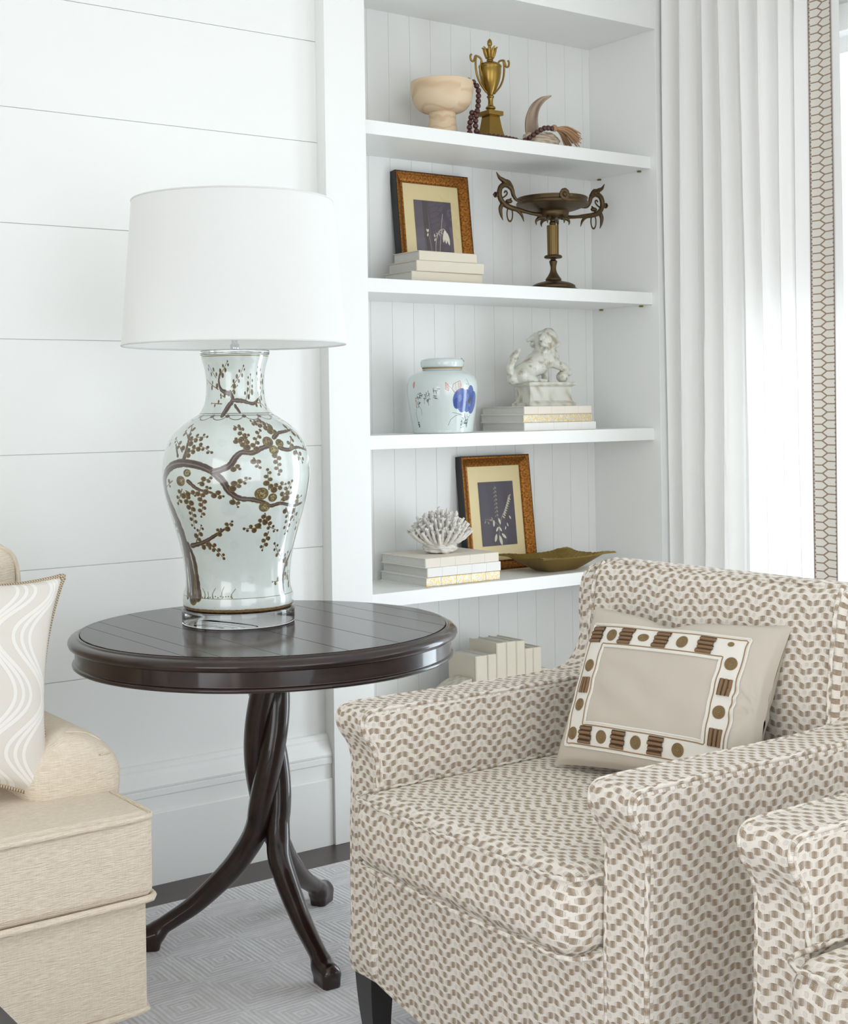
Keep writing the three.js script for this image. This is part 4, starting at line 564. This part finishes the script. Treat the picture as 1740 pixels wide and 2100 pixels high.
picture(0.481, T[1], 'gilt framed print of drooping pale flowers, leaning behind the linen books', (g, w, h) => {
  g.fillStyle = '#5b515b'; g.fillRect(0, 0, w, h); g.fillStyle = '#4a3f3f'; g.fillRect(110, 0, 70, h);
  stem(g, [[210, 700], [200, 480, 160, 360]], 9, '#8d7c68'); stem(g, [[255, 700], [240, 420, 330, 330], [380, 300, 400, 320]], 7, '#cfc6b0'); stem(g, [[290, 700], [330, 430, 385, 140]], 6, '#c8bfa9');
  for (const [x, y, a] of [[400, 320, 0.2], [400, 320, -0.3], [415, 330, 0.05], [430, 350, -0.15]]) petal(g, x, y, a, 150, 26, '#e6e0cd'); for (const [x, y, a] of [[160, 360, 2.8], [160, 360, 3.5], [165, 370, 0.4], [262, 420, 0.4], [255, 415, 3.0]]) petal(g, x, y, a, 42, 14, '#d9d2bd'); for (let i = 0; i < 9; i++) petal(g, 280 + i * 12, 380 - i * 6, -0.3 + (i % 3), 34, 8, '#bfb69e');
});
picture(0.741, T[3], 'gilt framed print of a leafy white sprig, leaning behind the bronze dish', (g, w, h) => {
  g.fillStyle = '#4a424f'; g.fillRect(0, 0, w, h);
  stem(g, [[250, 640], [260, 480, 330, 380], [400, 300, 430, 170]], 5, '#b5ab93'); stem(g, [[250, 500], [150, 420, 60, 430]], 4, '#9b927d'); stem(g, [[250, 460], [240, 200, 235, 40]], 4, '#8f866f');
  for (let i = 0; i < 9; i++) { petal(g, 320 + i * 13, 400 - i * 26, -0.9, 48, 13, '#c9c0a5'); petal(g, 330 + i * 13, 390 - i * 26, -2.2, 46, 12, '#b9b197'); } for (let i = 0; i < 8; i++) { petal(g, 238, 60 + i * 45, -0.8, 34, 9, '#a59c83'); petal(g, 238, 70 + i * 45, 0.9, 34, 9, '#8f8871'); } for (let i = 0; i < 6; i++) petal(g, 70 + i * 26, 440 + (i % 2) * 14, 0.4 - i, 40, 10, '#a79d86');
  for (const [x, y, a, l] of [[250, 520, 0.6, 70], [255, 520, -0.6, 70], [215, 600, 0.3, 100], [255, 620, -0.25, 120], [290, 600, -0.8, 90], [190, 440, 0.1, 80], [260, 420, -0.3, 80], [380, 480, -0.3, 50], [420, 400, -0.5, 50], [360, 520, 0.3, 44]]) petal(g, x, y, a, l, l * 0.26, '#ded6bf');
});
// ---------- books ----------
const pageMat = std({ color: 0xe9e6df, roughness: 0.9, map: dataTex(64, 128, (u, v) => 226 + 24 * (rnd() - 0.5) + 14 * ((Math.floor(v * 128)) % 2), true, [1, 30]) });
const linenBook = std({ color: 0xddd4c2, roughness: 0.95, bumpMap: fineBump, bumpScale: 0.0005 });
function flatBook(name, label, group, x0, x1, y, th, zf, depth, cover, spineMat, turn = 0, ribs = 0) {
  const w = x1 - x0, b = thing(name, label, 'book', [(x0 + x1) / 2, y, zf - depth / 2], turn, group), c = 0.0022;
  part('pages', box(-w / 2 + 0.004, w / 2 - 0.004, c, th - c, -depth / 2 + 0.004, depth / 2 - 0.004), pageMat, b);
  part('cover', [rbox(-w / 2, w / 2, 0, c, -depth / 2, depth / 2 - 0.002, 0.0008, 1), rbox(-w / 2, w / 2, th - c, th, -depth / 2, depth / 2 - 0.002, 0.0008, 1)], cover, b);
  const g = new RoundedBoxGeometry(w, th, 0.007, 3, 0.0032); g.translate(0, th / 2, depth / 2 - 0.0032); const s = part('spine', boxUV(g), spineMat, b);
  for (let k = 1; k <= ribs; k++) { const x = -w / 2 + w * k / (ribs + 1); part('cord_band', rbox(x - 0.0012, x + 0.0012, 0.0005, th - 0.0005, depth / 2 - 0.002, depth / 2 + 0.0011, 0.0009, 1), spineMat, s); }
  return b;
}
flatBook('linen_book', 'bottom cream linen book in the stack before the drooping flower print', 'linen books before the picture', 0.213, 0.503, T[1], 0.0345, -0.072, 0.155, linenBook, linenBook, 0.012);
flatBook('linen_book', 'middle cream linen book in the stack before the drooping flower print', 'linen books before the picture', 0.232, 0.505, T[1] + 0.0345, 0.035, -0.066, 0.165, linenBook, linenBook, -0.01);
flatBook('linen_book', 'top cream linen book in the stack before the drooping flower print', 'linen books before the picture', 0.240, 0.478, T[1] + 0.0695, 0.031, -0.068, 0.145, linenBook, linenBook, 0.015);
const white = std({ color: 0xf0eeea, roughness: 0.7 }), cream = std({ color: 0xe9e0d2, roughness: 0.75 });
const leaf = std({ map: dataTex(256, 64, (u, v) => { const n = noise.noise(u * 40, v * 10, 2) + 0.6 * noise.noise(u * 90, v * 24, 5); return n > 0.05 ? [216, 190, 132] : n > -0.12 ? [232, 222, 200] : [198, 195, 190]; }, true, [3, 12]), metalness: 0.35, roughness: 0.4 });
const stackA = 'notebooks under the lion figure', stackB = 'notebooks under the coral';
flatBook('notebook', 'white-spined notebook at the bottom of the stack under the lion figure', stackA, 0.672, 1.001, T[2], 0.0285, -0.070, 0.235, white, white, 0, 4);
flatBook('notebook', 'gold leaf spined notebook in the middle of the stack under the lion figure', stackA, 0.668, 0.985, T[2] + 0.0285, 0.028, -0.070, 0.235, white, leaf, 0, 4);
flatBook('notebook', 'cream-spined notebook on top of the stack under the lion figure', stackA, 0.672, 0.980, T[2] + 0.0565, 0.0275, -0.070, 0.235, cream, cream, 0, 4);
flatBook('notebook', 'gold leaf spined notebook at the bottom of the stack under the coral', stackB, 0.242, 0.548, T[3], 0.031, -0.058, 0.26, white, leaf, 0.005, 4);
flatBook('notebook', 'white-spined notebook in the middle of the stack under the coral', stackB, 0.249, 0.548, T[3] + 0.031, 0.0305, -0.054, 0.262, white, white, -0.01, 4);
flatBook('notebook', 'cream-spined notebook on top of the stack under the coral', stackB, 0.238, 0.541, T[3] + 0.0615, 0.031, -0.055, 0.25, cream, cream, 0.008, 4);
{ // standing row between bookends
  const spec = [[0.472, 0.05, 0.236], [0.5235, 0.037, 0.236], [0.5615, 0.042, 0.270], [0.6045, 0.042, 0.270], [0.6475, 0.038, 0.268], [0.6865, 0.034, 0.238], [0.7215, 0.037, 0.238]], ord = ['first', 'second', 'third', 'fourth', 'fifth', 'sixth', 'seventh'];
  spec.forEach(([x, w, h], i) => {
    const b = thing('upright_book', `${ord[i]} upright cream book from the left in the row on the lowest shelf`, 'book', [x + w / 2, T[4], -0.175], 0, 'upright books on the lowest shelf'), d = 0.15, c = 0.002;
    part('pages', box(-w / 2 + c, w / 2 - c, 0.003, h - 0.004, -d / 2 + 0.003, d / 2 - 0.004), pageMat, b);
    part('cover', [rbox(-w / 2, -w / 2 + c, 0, h, -d / 2, d / 2 - 0.002, 0.0007, 1), rbox(w / 2 - c, w / 2, 0, h, -d / 2, d / 2 - 0.002, 0.0007, 1)], linenBook, b);
    const g = new RoundedBoxGeometry(w, h, 0.012, 4, 0.0055); g.translate(0, h / 2, d / 2 - 0.0055); part('spine', boxUV(g), linenBook, b);
  });
  const stone = std({ map: dataTex(256, 256, (u, v) => lerp3([226, 218, 204], [176, 164, 148], Math.max(0, Math.min(1, 0.25 + 0.6 * noise.noise(u * 14, v * 14, 3) + 0.5 * Math.max(0, noise.noise(u * 60, v * 60, 8)) + (rnd() - 0.5) * 0.12))), true, [4, 4]), roughness: 0.85 });
  for (const s of [-1, 1]) { const pts = [[0, 0]]; for (let i = 0; i <= 20; i++) { const a = i / 20 * Math.PI / 2; pts.push([Math.cos(a) * 0.155, Math.sin(a) * 0.162]); } const g = extrude(pts, 0.085, 0.004, 2); if (s < 0) { g.rotateY(Math.PI); g.translate(0, 0, 0.085); } g.translate(s < 0 ? 0.470 : 0.761, T[4], -0.20); single('bookend', boxUV(g), stone, s < 0 ? 'travertine quarter-round bookend left of the upright books' : 'travertine quarter-round bookend right of the upright books', 'bookend', 'stone bookends'); }
}
// ---------- tazza ----------
{
  const t = thing('tazza', 'bronze pedestal dish with winged scroll handles on the second shelf', 'dish', [0.895, T[1], -0.165]), y = Y => Y - T[1];
  part('base', slathe([[0.0001, 0], [0.088, 0], [0.089, 0.006], [0.078, 0.012], [0.076, 0.02], [0.06, 0.029], [0.03, 0.037], [0.026, 0.040]], 60, 64), bronze, t);
  part('stem', slathe([[0.0265, 0.038], [0.028, 0.043], [0.020, 0.055], [0.012, 0.07], [0.010, 0.085], [0.0125, 0.098], [0.014, 0.107], [0.009, 0.112], [0.010, 0.115], [0.030, 0.118], [0.032, 0.122], [0.029, 0.127], [0.021, 0.129]], 80, 48), bronze, t);
  { const g = new THREE.CylinderGeometry(0.0215, 0.0205, 0.106, 96, 1), p = g.attributes.position; for (let i = 0; i < p.count; i++) { const a = Math.atan2(p.getZ(i), p.getX(i)), k = 1 - 0.055 * Math.pow(Math.abs(Math.sin(a * 10)), 0.7); p.setX(i, p.getX(i) * k); p.setZ(i, p.getZ(i) * k); } g.computeVertexNormals(); g.translate(0, 0.18, 0); part('fluted_column', g, std({ color: 0x7c6640, metalness: 0.85, roughness: 0.42 }), t); }
  part('bowl', slathe([[0.0001, y(1.952)], [0.010, y(1.943)], [0.012, y(1.95)], [0.009, y(1.957)], [0.012, y(1.962)], [0.045, y(1.967)], [0.056, y(1.977)], [0.059, y(1.988)], [0.085, y(1.996)], [0.112, y(2.006)], [0.126, y(2.012)], [0.128, y(2.018)], [0.123, y(2.026)], [0.125, y(2.036)], [0.123, y(2.038)], [0.117, y(2.03)], [0.09, y(2.012)], [0.0001, y(2.005)]], 110, 80), bronze, t);
  for (const s of [-1, 1]) {
    const Q = (x, Y, z = 0) => [s * x, y(Y), z];
    const h = part('handle', taper([Q(0.05, 1.975), Q(0.10, 1.978), Q(0.15, 1.985), Q(0.195, 1.992), Q(0.225, 2.005), Q(0.240, 2.03), Q(0.233, 2.058), Q(0.21, 2.068), Q(0.185, 2.055), Q(0.178, 2.035), Q(0.165, 2.02), Q(0.14, 2.016)], [0.009, 0.0065, 0.006, 0.0075, 0.009, 0.0095, 0.009, 0.009, 0.010, 0.008, 0.006, 0.004], 90, 10), bronze, t);
    const add = (nm, geo) => part(nm, geo, bronze, h);
    add('wing', taper([Q(0.20, 2.066), Q(0.222, 2.082), Q(0.238, 2.09), Q(0.252, 2.108)], [0.010, 0.0095, 0.006, 0.0012], 16, 8)); add('wing', taper([Q(0.185, 2.058), Q(0.20, 2.079), Q(0.225, 2.086)], [0.008, 0.007, 0.001], 12, 8)); add('tail', taper([Q(0.228, 2.0), Q(0.236, 1.985), Q(0.233, 1.962), Q(0.226, 1.945)], [0.008, 0.007, 0.005, 0.001], 14, 8)); add('tail', taper([Q(0.185, 1.99), Q(0.16, 1.982), Q(0.142, 1.968), Q(0.132, 1.946)], [0.007, 0.006, 0.005, 0.001], 14, 8));
    add('curl', tube([Q(0.232, 2.02), Q(0.215, 2.028), Q(0.205, 2.04), Q(0.212, 2.047), Q(0.218, 2.04)], 0.0028, 20, 6)); add('curl', tube([Q(0.205, 1.998), Q(0.198, 2.015), Q(0.188, 2.022)], 0.003, 14, 6));
    const b1 = new THREE.SphereGeometry(0.0095, 14, 10); b1.scale(1.5, 0.8, 1); b1.translate(s * 0.198, y(2.012), 0); add('bird', b1); const b2 = new THREE.SphereGeometry(0.007, 12, 8); b2.translate(s * 0.252, y(2.03), 0); const b3 = new THREE.SphereGeometry(0.0045, 10, 8); b3.translate(s * 0.263, y(2.03), 0); const b4 = new THREE.CylinderGeometry(0.010, 0.010, 0.003, 12); b4.rotateZ(Math.PI / 2); b4.translate(s * 0.257, y(2.03), 0); add('finial', [b2, b3, b4]);
    const rg = new THREE.TorusGeometry(0.02, 0.0028, 8, 40); rg.scale(0.62, 1.25, 1); rg.translate(s * 0.195, y(1.968), 0); add('ring', rg);
  }
  for (let k = 0; k < 6; k++) { const a = k / 6 * Math.PI * 2 + 0.5, c = Math.cos(a), s = Math.sin(a); part('leaf', taper([[0.03 * c, y(1.97), 0.03 * s], [0.05 * c, y(1.966), 0.05 * s], [0.06 * c, y(1.955), 0.06 * s], [0.058 * c, y(1.943), 0.058 * s]], [0.008, 0.008, 0.005, 0.001], 10, 8), bronze, t); }
  const ph = 1.95, mx = Math.cos(ph), mz = Math.sin(ph), mg = []; for (let k = 0; k < 9; k++) { const a = k / 9 * Math.PI * 2, g = new THREE.SphereGeometry(0.0075, 10, 8); g.scale(1, 1.25, 0.5); g.rotateZ(a); g.translate(Math.cos(a) * 0.0115, Math.sin(a) * 0.014, 0); mg.push(g); } const mc = new THREE.SphereGeometry(0.009, 12, 10); mg.push(mc); const mgeo = merge(mg); mgeo.rotateY(Math.PI / 2 - ph); mgeo.translate(mx * 0.127, y(2.033), mz * 0.127); part('mask', mgeo, bronze, t);
}
// ---------- ginger jar ----------
{
  const t = thing('ginger_jar', 'lidded porcelain jar painted with blue lotus and black writing', 'jar', [0.385, T[2], -0.145]);
  const prof = smooth([[0.093, 0], [0.099, 0.0015], [0.1005, 0.012], [0.106, 0.05], [0.1135, 0.10], [0.1175, 0.142], [0.115, 0.168], [0.103, 0.19], [0.083, 0.203], [0.068, 0.2075], [0.064, 0.212]], 80).map(v => [v.x, v.y]);
  const tex = canvasTex(2048, 700, (g, w, h) => {
    g.fillStyle = '#d6e0dd'; g.fillRect(0, 0, w, h); const M = (x, y) => [w / 2 + (x - 487) * 1.62, h * (1 - (752 - y) / (752 - 378) * 0.965)]; // rows and columns as one faces the jar
    const L = (pts, lw, col) => { g.strokeStyle = col; g.lineWidth = lw; g.lineCap = 'round'; g.beginPath(); pts.forEach((p, i) => { const q = M(...p); i ? g.lineTo(...q) : g.moveTo(...q); }); g.stroke(); };
    const E = (x, y, rx, ry, col, rot = 0) => { const q = M(x, y); g.fillStyle = col; g.beginPath(); g.ellipse(q[0], q[1], rx * 1.6, ry * 1.75, rot, 0, 7); g.fill(); };
    for (const [x, y, rx, ry, r] of [[590, 545, 44, 62, 0.2], [640, 560, 40, 70, -0.1], [668, 530, 30, 64, 0], [610, 590, 34, 40, 0], [690, 570, 40, 70, 0.1], [572, 575, 24, 34, 0]]) E(x, y, rx, ry, 'rgba(44,72,152,0.82)', r); for (const [x, y] of [[590, 545], [640, 540], [665, 575]]) E(x, y, 12, 24, 'rgba(120,150,205,0.55)'); E(660, 560, 12, 20, '#4d4326');
    for (let k = 0; k < 9; k++) L([[655, 560], [655 + 55 * Math.cos(k * 0.7), 560 + 60 * Math.sin(k * 0.7)]], 2.5, 'rgba(26,38,92,0.7)');
    L([[505, 450], [503, 490], [520, 500], [522, 470], [505, 450]], 5, '#c4705f'); L([[540, 490], [548, 462], [570, 450], [592, 442], [596, 470], [580, 500], [555, 510], [540, 490]], 5, '#c4705f'); L([[560, 455], [565, 500]], 3, '#d08a7c'); L([[580, 445], [575, 500]], 3, '#d08a7c'); E(512, 475, 6, 16, 'rgba(205,120,105,0.5)'); E(585, 470, 10, 18, 'rgba(205,120,105,0.4)'); L([[522, 470], [540, 490]], 3, '#c4705f'); E(302, 462, 9, 22, 'rgba(196,104,92,0.7)');
    const ink = '#2c2f30'; // columns of brush writing
    const sg = (x, y, k) => { seed = k * 77 + 5; for (let i = 0; i < 6; i++) { const a = x + rr(-12, 12), b = y + rr(-13, 13), v = rnd() > 0.5; L([[a, b], [a + (v ? rr(-5, 5) : rr(8, 20)), b + (v ? rr(8, 22) : rr(-4, 5))]], 3.4 + rnd() * 2, ink); } };
    sg(445, 492, 1); sg(442, 535, 2); sg(402, 510, 3); sg(400, 545, 4); sg(352, 515, 5); sg(378, 530, 6); sg(330, 530, 7); sg(330, 560, 8); L([[404, 550], [404, 585]], 3, ink); L([[378, 540], [377, 575]], 3, ink);
    L([[310, 540], [318, 538], [318, 560], [308, 560], [310, 540]], 4, '#c0504a'); L([[312, 565], [316, 595], [306, 590]], 4, '#c0504a'); L([[312, 550], [318, 590]], 3, '#c0504a');
    L([[300, 630], [312, 600], [335, 590], [350, 610], [350, 640]], 3, '#4b5a58'); L([[300, 630], [308, 680], [320, 715]], 4, '#3d4a47'); L([[520, 705], [535, 670], [565, 648], [600, 640]], 3.5, '#39443f'); L([[545, 628], [600, 640], [640, 660]], 3.5, '#39443f'); L([[650, 650], [672, 660], [680, 640]], 3, '#39443f'); L([[625, 480], [630, 462], [645, 460]], 3, '#39443f'); L([[640, 430], [655, 470]], 3, '#39443f');
    seed = 12; for (let i = 0; i < 26; i++) E(632 + rr(-24, 24), 690 + rr(-30, 32), 3 + rnd() * 4, 2 + rnd() * 4, 'rgba(40,66,60,0.85)', rnd() * 3); for (let i = 0; i < 8; i++) L([[655, 720], [655 + rr(-30, 25), 650 + rr(-20, 30)]], 3, '#34413a'); for (let i = 0; i < 8; i++) E(316 + rr(-8, 8), 700 + rr(-18, 20), 4, 5, 'rgba(50,70,66,0.8)');
  });
  const glaze = phys({ map: tex, roughness: 0.22, clearcoat: 1, clearcoatRoughness: 0.05 }), plain = phys({ color: 0xd6e0dd, roughness: 0.22, clearcoat: 1, clearcoatRoughness: 0.05 });
  const g = lathe(prof, 96), uv = g.attributes.uv, p = g.attributes.position; for (let i = 0; i < uv.count; i++) uv.setY(i, p.getY(i) / 0.212); g.rotateY(Math.atan2(-(0.385 + 2.367), 3.5483 + 0.145) + Math.PI); part('body', g, glaze, t, 'pale celadon jar with painted lotus');
  part('neck_ring', lathe([[0.064, 0.2105], [0.0665, 0.2115], [0.0665, 0.2155], [0.064, 0.216]], 64), std({ color: 0xa68d68, roughness: 0.8 }), t);
  const lid = part('lid', slathe([[0.064, 0.2155], [0.0695, 0.217], [0.0715, 0.224], [0.0715, 0.235], [0.068, 0.242], [0.055, 0.246], [0.0001, 0.248]], 50, 64), plain, t);
  for (let i = 0; i < 7; i++) { const s = new THREE.CircleGeometry(0.0045 + 0.002 * (i % 3), 8); const a = 0.42 + i * 0.05; s.rotateX(-Math.PI / 2 + 0.9); s.rotateY(Math.PI / 2 - a); s.translate(Math.cos(a) * (0.0692 - (i % 2) * 0.002), 0.2405 + (i % 2) * 0.001, Math.sin(a) * (0.0692 - (i % 2) * 0.002)); part('painted_leaf', s, std({ color: 0x3f5a52, roughness: 0.4 }), lid); }
}
// ---------- lion figure ----------
{
  const Y = T[2] + 0.084, t = thing('lion_figure', 'white glazed guardian lion figure crouching on a moulded plinth', 'figurine', [0.835, Y, -0.155]);
  const stain = (g) => { const p = g.attributes.position, c = new Float32Array(p.count * 3); for (let i = 0; i < p.count; i++) { const x = p.getX(i), y = p.getY(i), z = p.getZ(i); const n = fbm(x * 42 + 3, y * 42, z * 42), k = Math.max(0, Math.min(1, (n - 0.05) * 3.2)); const a = [0.66, 0.65, 0.57], b = [0.27, 0.19, 0.095]; for (let q = 0; q < 3; q++) c[i * 3 + q] = a[q] + (b[q] - a[q]) * k * 0.75; } g.setAttribute('color', new THREE.BufferAttribute(c, 3)); return g; };
  const m = phys({ color: 0xffffff, vertexColors: true, roughness: 0.3, clearcoat: 0.8, clearcoatRoughness: 0.12 });
  const add = (name, g) => { const q = new THREE.Mesh(g, m); q.name = name; q.castShadow = q.receiveShadow = true; t.add(q); return q; };
  { const layers = [[0, 0.108, 0.048], [0.010, 0.108, 0.048], [0.013, 0.102, 0.043], [0.020, 0.096, 0.038], [0.045, 0.093, 0.035], [0.066, 0.096, 0.038], [0.071, 0.104, 0.045], [0.074, 0.107, 0.048], [0.082, 0.107, 0.048], [0.084, 0.104, 0.045]];
    const ring = v => { const a = v * 4, k = Math.floor(a) % 4, f = a - Math.floor(a), c = [[-1, 1], [1, 1], [1, -1], [-1, -1]], p = c[k], q = c[(k + 1) % 4]; return [p[0] + (q[0] - p[0]) * f, p[1] + (q[1] - p[1]) * f]; };
    const side = grid(layers.length - 1, 48, (u, v, i) => { const l = layers[i], r = ring(v); return V(r[0] * l[1], l[0], r[1] * l[2]); }); const L = layers[layers.length - 1], top = grid(16, 8, (u, v) => V((u * 2 - 1) * L[1], L[0], (1 - v * 2) * L[2])), bot = grid(2, 2, (u, v) => V((u * 2 - 1) * layers[0][1], 0, (v * 2 - 1) * layers[0][2]));
    const g = toCreasedNormals(merge([side, top, bot]), 0.5); add('plinth', stain(g)); }
  const q = (x, y, z = 0) => [(x - 1022) / 1330, (435 - y) / 1641 + 0.082, z];
  const body = (x, y, z) => {
    let d = capsule(x, y, z, q(890, 385), q(985, 325), 0.034, 0.034); d = smin(d, capsule(x, y, z, q(985, 322), q(1035, 285), 0.034, 0.032), 0.03);
    d = smin(d, capsule(x, y, z, q(1030, 280), q(1040, 235), 0.028, 0.026), 0.02); d = smin(d, capsule(x, y, z, q(1025, 195), q(1050, 178), 0.036, 0.034), 0.02); d = smin(d, capsule(x, y, z, q(1075, 205, 0.004), q(1088, 215, 0.006), 0.022, 0.017), 0.012);
    d = smin(d, capsule(x, y, z, q(1055, 258), q(1085, 268), 0.018, 0.015), 0.012); d = smin(d, capsule(x, y, z, q(1060, 292), q(1105, 292), 0.012, 0.010), 0.010);
    for (const s of [-1, 1]) { d = smin(d, capsule(x, y, z, q(872, 395, s * 0.022), q(930, 422, s * 0.026), 0.024, 0.012), 0.014); d = smin(d, capsule(x, y, z, q(930, 424, s * 0.027), q(1000, 427, s * 0.028), 0.0095, 0.008), 0.008); d = smin(d, capsule(x, y, z, q(985, 178, s * 0.026), q(968, 190, s * 0.034), 0.012, 0.007), 0.006); d = smin(d, capsule(x, y, z, q(1072, 180, s * 0.016), q(1076, 178, s * 0.018), 0.0065, 0.006), 0.004); }
    d = smin(d, capsule(x, y, z, q(1045, 315, 0.018), q(1120, 348, 0.02), 0.019, 0.014), 0.014); d = smin(d, capsule(x, y, z, q(1120, 348, 0.02), q(1158, 378, 0.018), 0.014, 0.012), 0.008); d = smin(d, capsule(x, y, z, q(1045, 330, -0.02), q(1060, 428, -0.022), 0.017, 0.012), 0.012);
    d = smin(d, capsule(x, y, z, q(835, 415, -0.006), q(822, 350, -0.004), 0.016, 0.012), 0.012); d = smin(d, capsule(x, y, z, q(822, 350, -0.004), q(845, 290, 0), 0.012, 0.014), 0.008); d = smin(d, capsule(x, y, z, q(845, 290, 0), q(868, 250, 0.003), 0.013, 0.008), 0.008); d = smin(d, capsule(x, y, z, q(840, 415), q(890, 405), 0.016, 0.02), 0.012);
    d = smin(d, capsule(x, y, z, q(1048, 140, 0.002), q(1062, 136, 0.004), 0.0105, 0.008), 0.006); d = Math.min(d, capsule(x, y, z, q(1118, 402, 0.014), q(1120, 402, 0.014), 0.0205, 0.0205));
    for (const [a, b, s] of [[1000, 255, 0.026], [1010, 225, 0.03], [1000, 285, 0.028], [985, 215, 0.028], [1020, 150, 0.018], [990, 160, 0.012]]) for (const k of [-1, 1]) d = smin(d, capsule(x, y, z, q(a, b, k * s), q(a + 6, b + 6, k * s * 1.05), 0.0085, 0.007), 0.005);
    d = Math.max(d, -capsule(x, y, z, q(1078, 240, 0.012), q(1105, 238, 0.014), 0.008, 0.008)); d += 0.0012 * noise.noise(x * 260, y * 260, z * 260); return d; };
  add('lion', stain(sdfMesh(body, -0.005, 0.19, 0, 0.19, 120)));
}
// ---------- coral ----------
{
  const Y = T[3] + 0.0925, t = thing('coral', 'white branching coral standing on the stacked notebooks', 'coral', [0.385, Y, -0.17]), m = phys({ color: 0xf1ece3, roughness: 0.85, bumpMap: fineBump, bumpScale: 0.0012 });
  const base = new THREE.SphereGeometry(1, 40, 28), p = base.attributes.position; for (let i = 0; i < p.count; i++) { const x = p.getX(i), y = p.getY(i), z = p.getZ(i), k = 1 + 0.28 * noise.noise(x * 2.6, y * 2.6, z * 2.6) + 0.16 * noise.noise(x * 7, y * 7, z * 7); p.setXYZ(i, x * 0.060 * k, Math.max(0, 0.020 + y * 0.022 * k), z * 0.05 * k); } base.computeVertexNormals(); part('base', base, m, t);
  seed = 404; let n = 0;
  for (let k = 0; k < 110; k++) { const fr = Math.sqrt((k + 0.5) / 110), a = k * 2.39996, tilt = fr * 1.18, d = V(Math.cos(a) * Math.sin(tilt), Math.cos(tilt), Math.sin(a) * Math.sin(tilt) * 0.8), L = 0.112 - 0.022 * fr + rr(-0.008, 0.01), s = V(Math.cos(a) * 0.03 * fr, 0.028, Math.sin(a) * 0.026 * fr);
    const g = [], mid = s.clone().addScaledVector(d, L * 0.55); mid.y -= 0.006 * fr; const end = s.clone().addScaledVector(d, L); end.y += 0.006; end.y = Math.max(end.y, 0.035);
    g.push(taper([s, mid, end], tt => (0.0082 - 0.0042 * tt) * (1 + 0.16 * Math.sin(tt * 26 + k)), 14, 8));
    for (let q = 0; q < 5; q++) { const tt = rr(0.45, 0.95), P = s.clone().lerp(end, tt), o = V(rr(-1, 1), rr(0.1, 1), rr(-1, 1)).normalize(), e = P.clone().addScaledVector(o, rr(0.009, 0.018)); g.push(taper([P, P.clone().lerp(e, 0.5), e], [0.0042, 0.0038, 0.0018], 5, 6)); }
    part('branch', g, m, t); }
}
// ---------- hammered dish ----------
{
  const t = thing('hammered_dish', 'hammered bronze dish with pointed upturned corners on the fourth shelf', 'dish', [0.870, T[3], -0.146], 0.06), mt = std({ color: 0x8f7638, metalness: 0.9, roughness: 0.36 });
  const hx = 0.168, hz = 0.114, f = (x, z, o) => { const rx = Math.abs(x), rz = Math.abs(z), e = Math.pow(rx ** 5 + rz ** 5, 0.2), c = (rx * rz) ** 2, k = Math.max(0, Math.min(1.04, (e - 0.50) / 0.50)); const s = 0.70 + 0.22 * e ** 2 + 0.08 * c - 0.03 * (1 - c) * e ** 4; return V(x * hx * s, o + 0.052 * Math.pow(k, 1.35) * (0.93 + 0.07 * c), z * hz * s); };
  const bump = (x, z) => 0.0022 * noise.noise(x * 14, z * 10, 1) + 0.0016 * noise.noise(x * 26, z * 19, 2);
  const N = 64, under = grid(N, N, (u, v) => f(1 - 2 * u, 2 * v - 1, 0)), inner = grid(N, N, (u, v) => { const x = 2 * u - 1, z = 2 * v - 1, p = f(x * 0.985, z * 0.985, 0.006); p.y += bump(x, z); return p; });
  const rim = []; for (let s = 0; s < 4; s++) rim.push(grid(N, 1, (u, v) => { const a = 2 * u - 1, [x, z] = [[a, -1], [1, a], [-a, 1], [-1, -a]][s]; if (v) { const p = f(x * 0.985, z * 0.985, 0.006); p.y += bump(x, z); return p; } return f(x, z, 0); }));
  part('dish', [under, inner, ...rim], mt, t);
}

renderer.render(scene, camera);
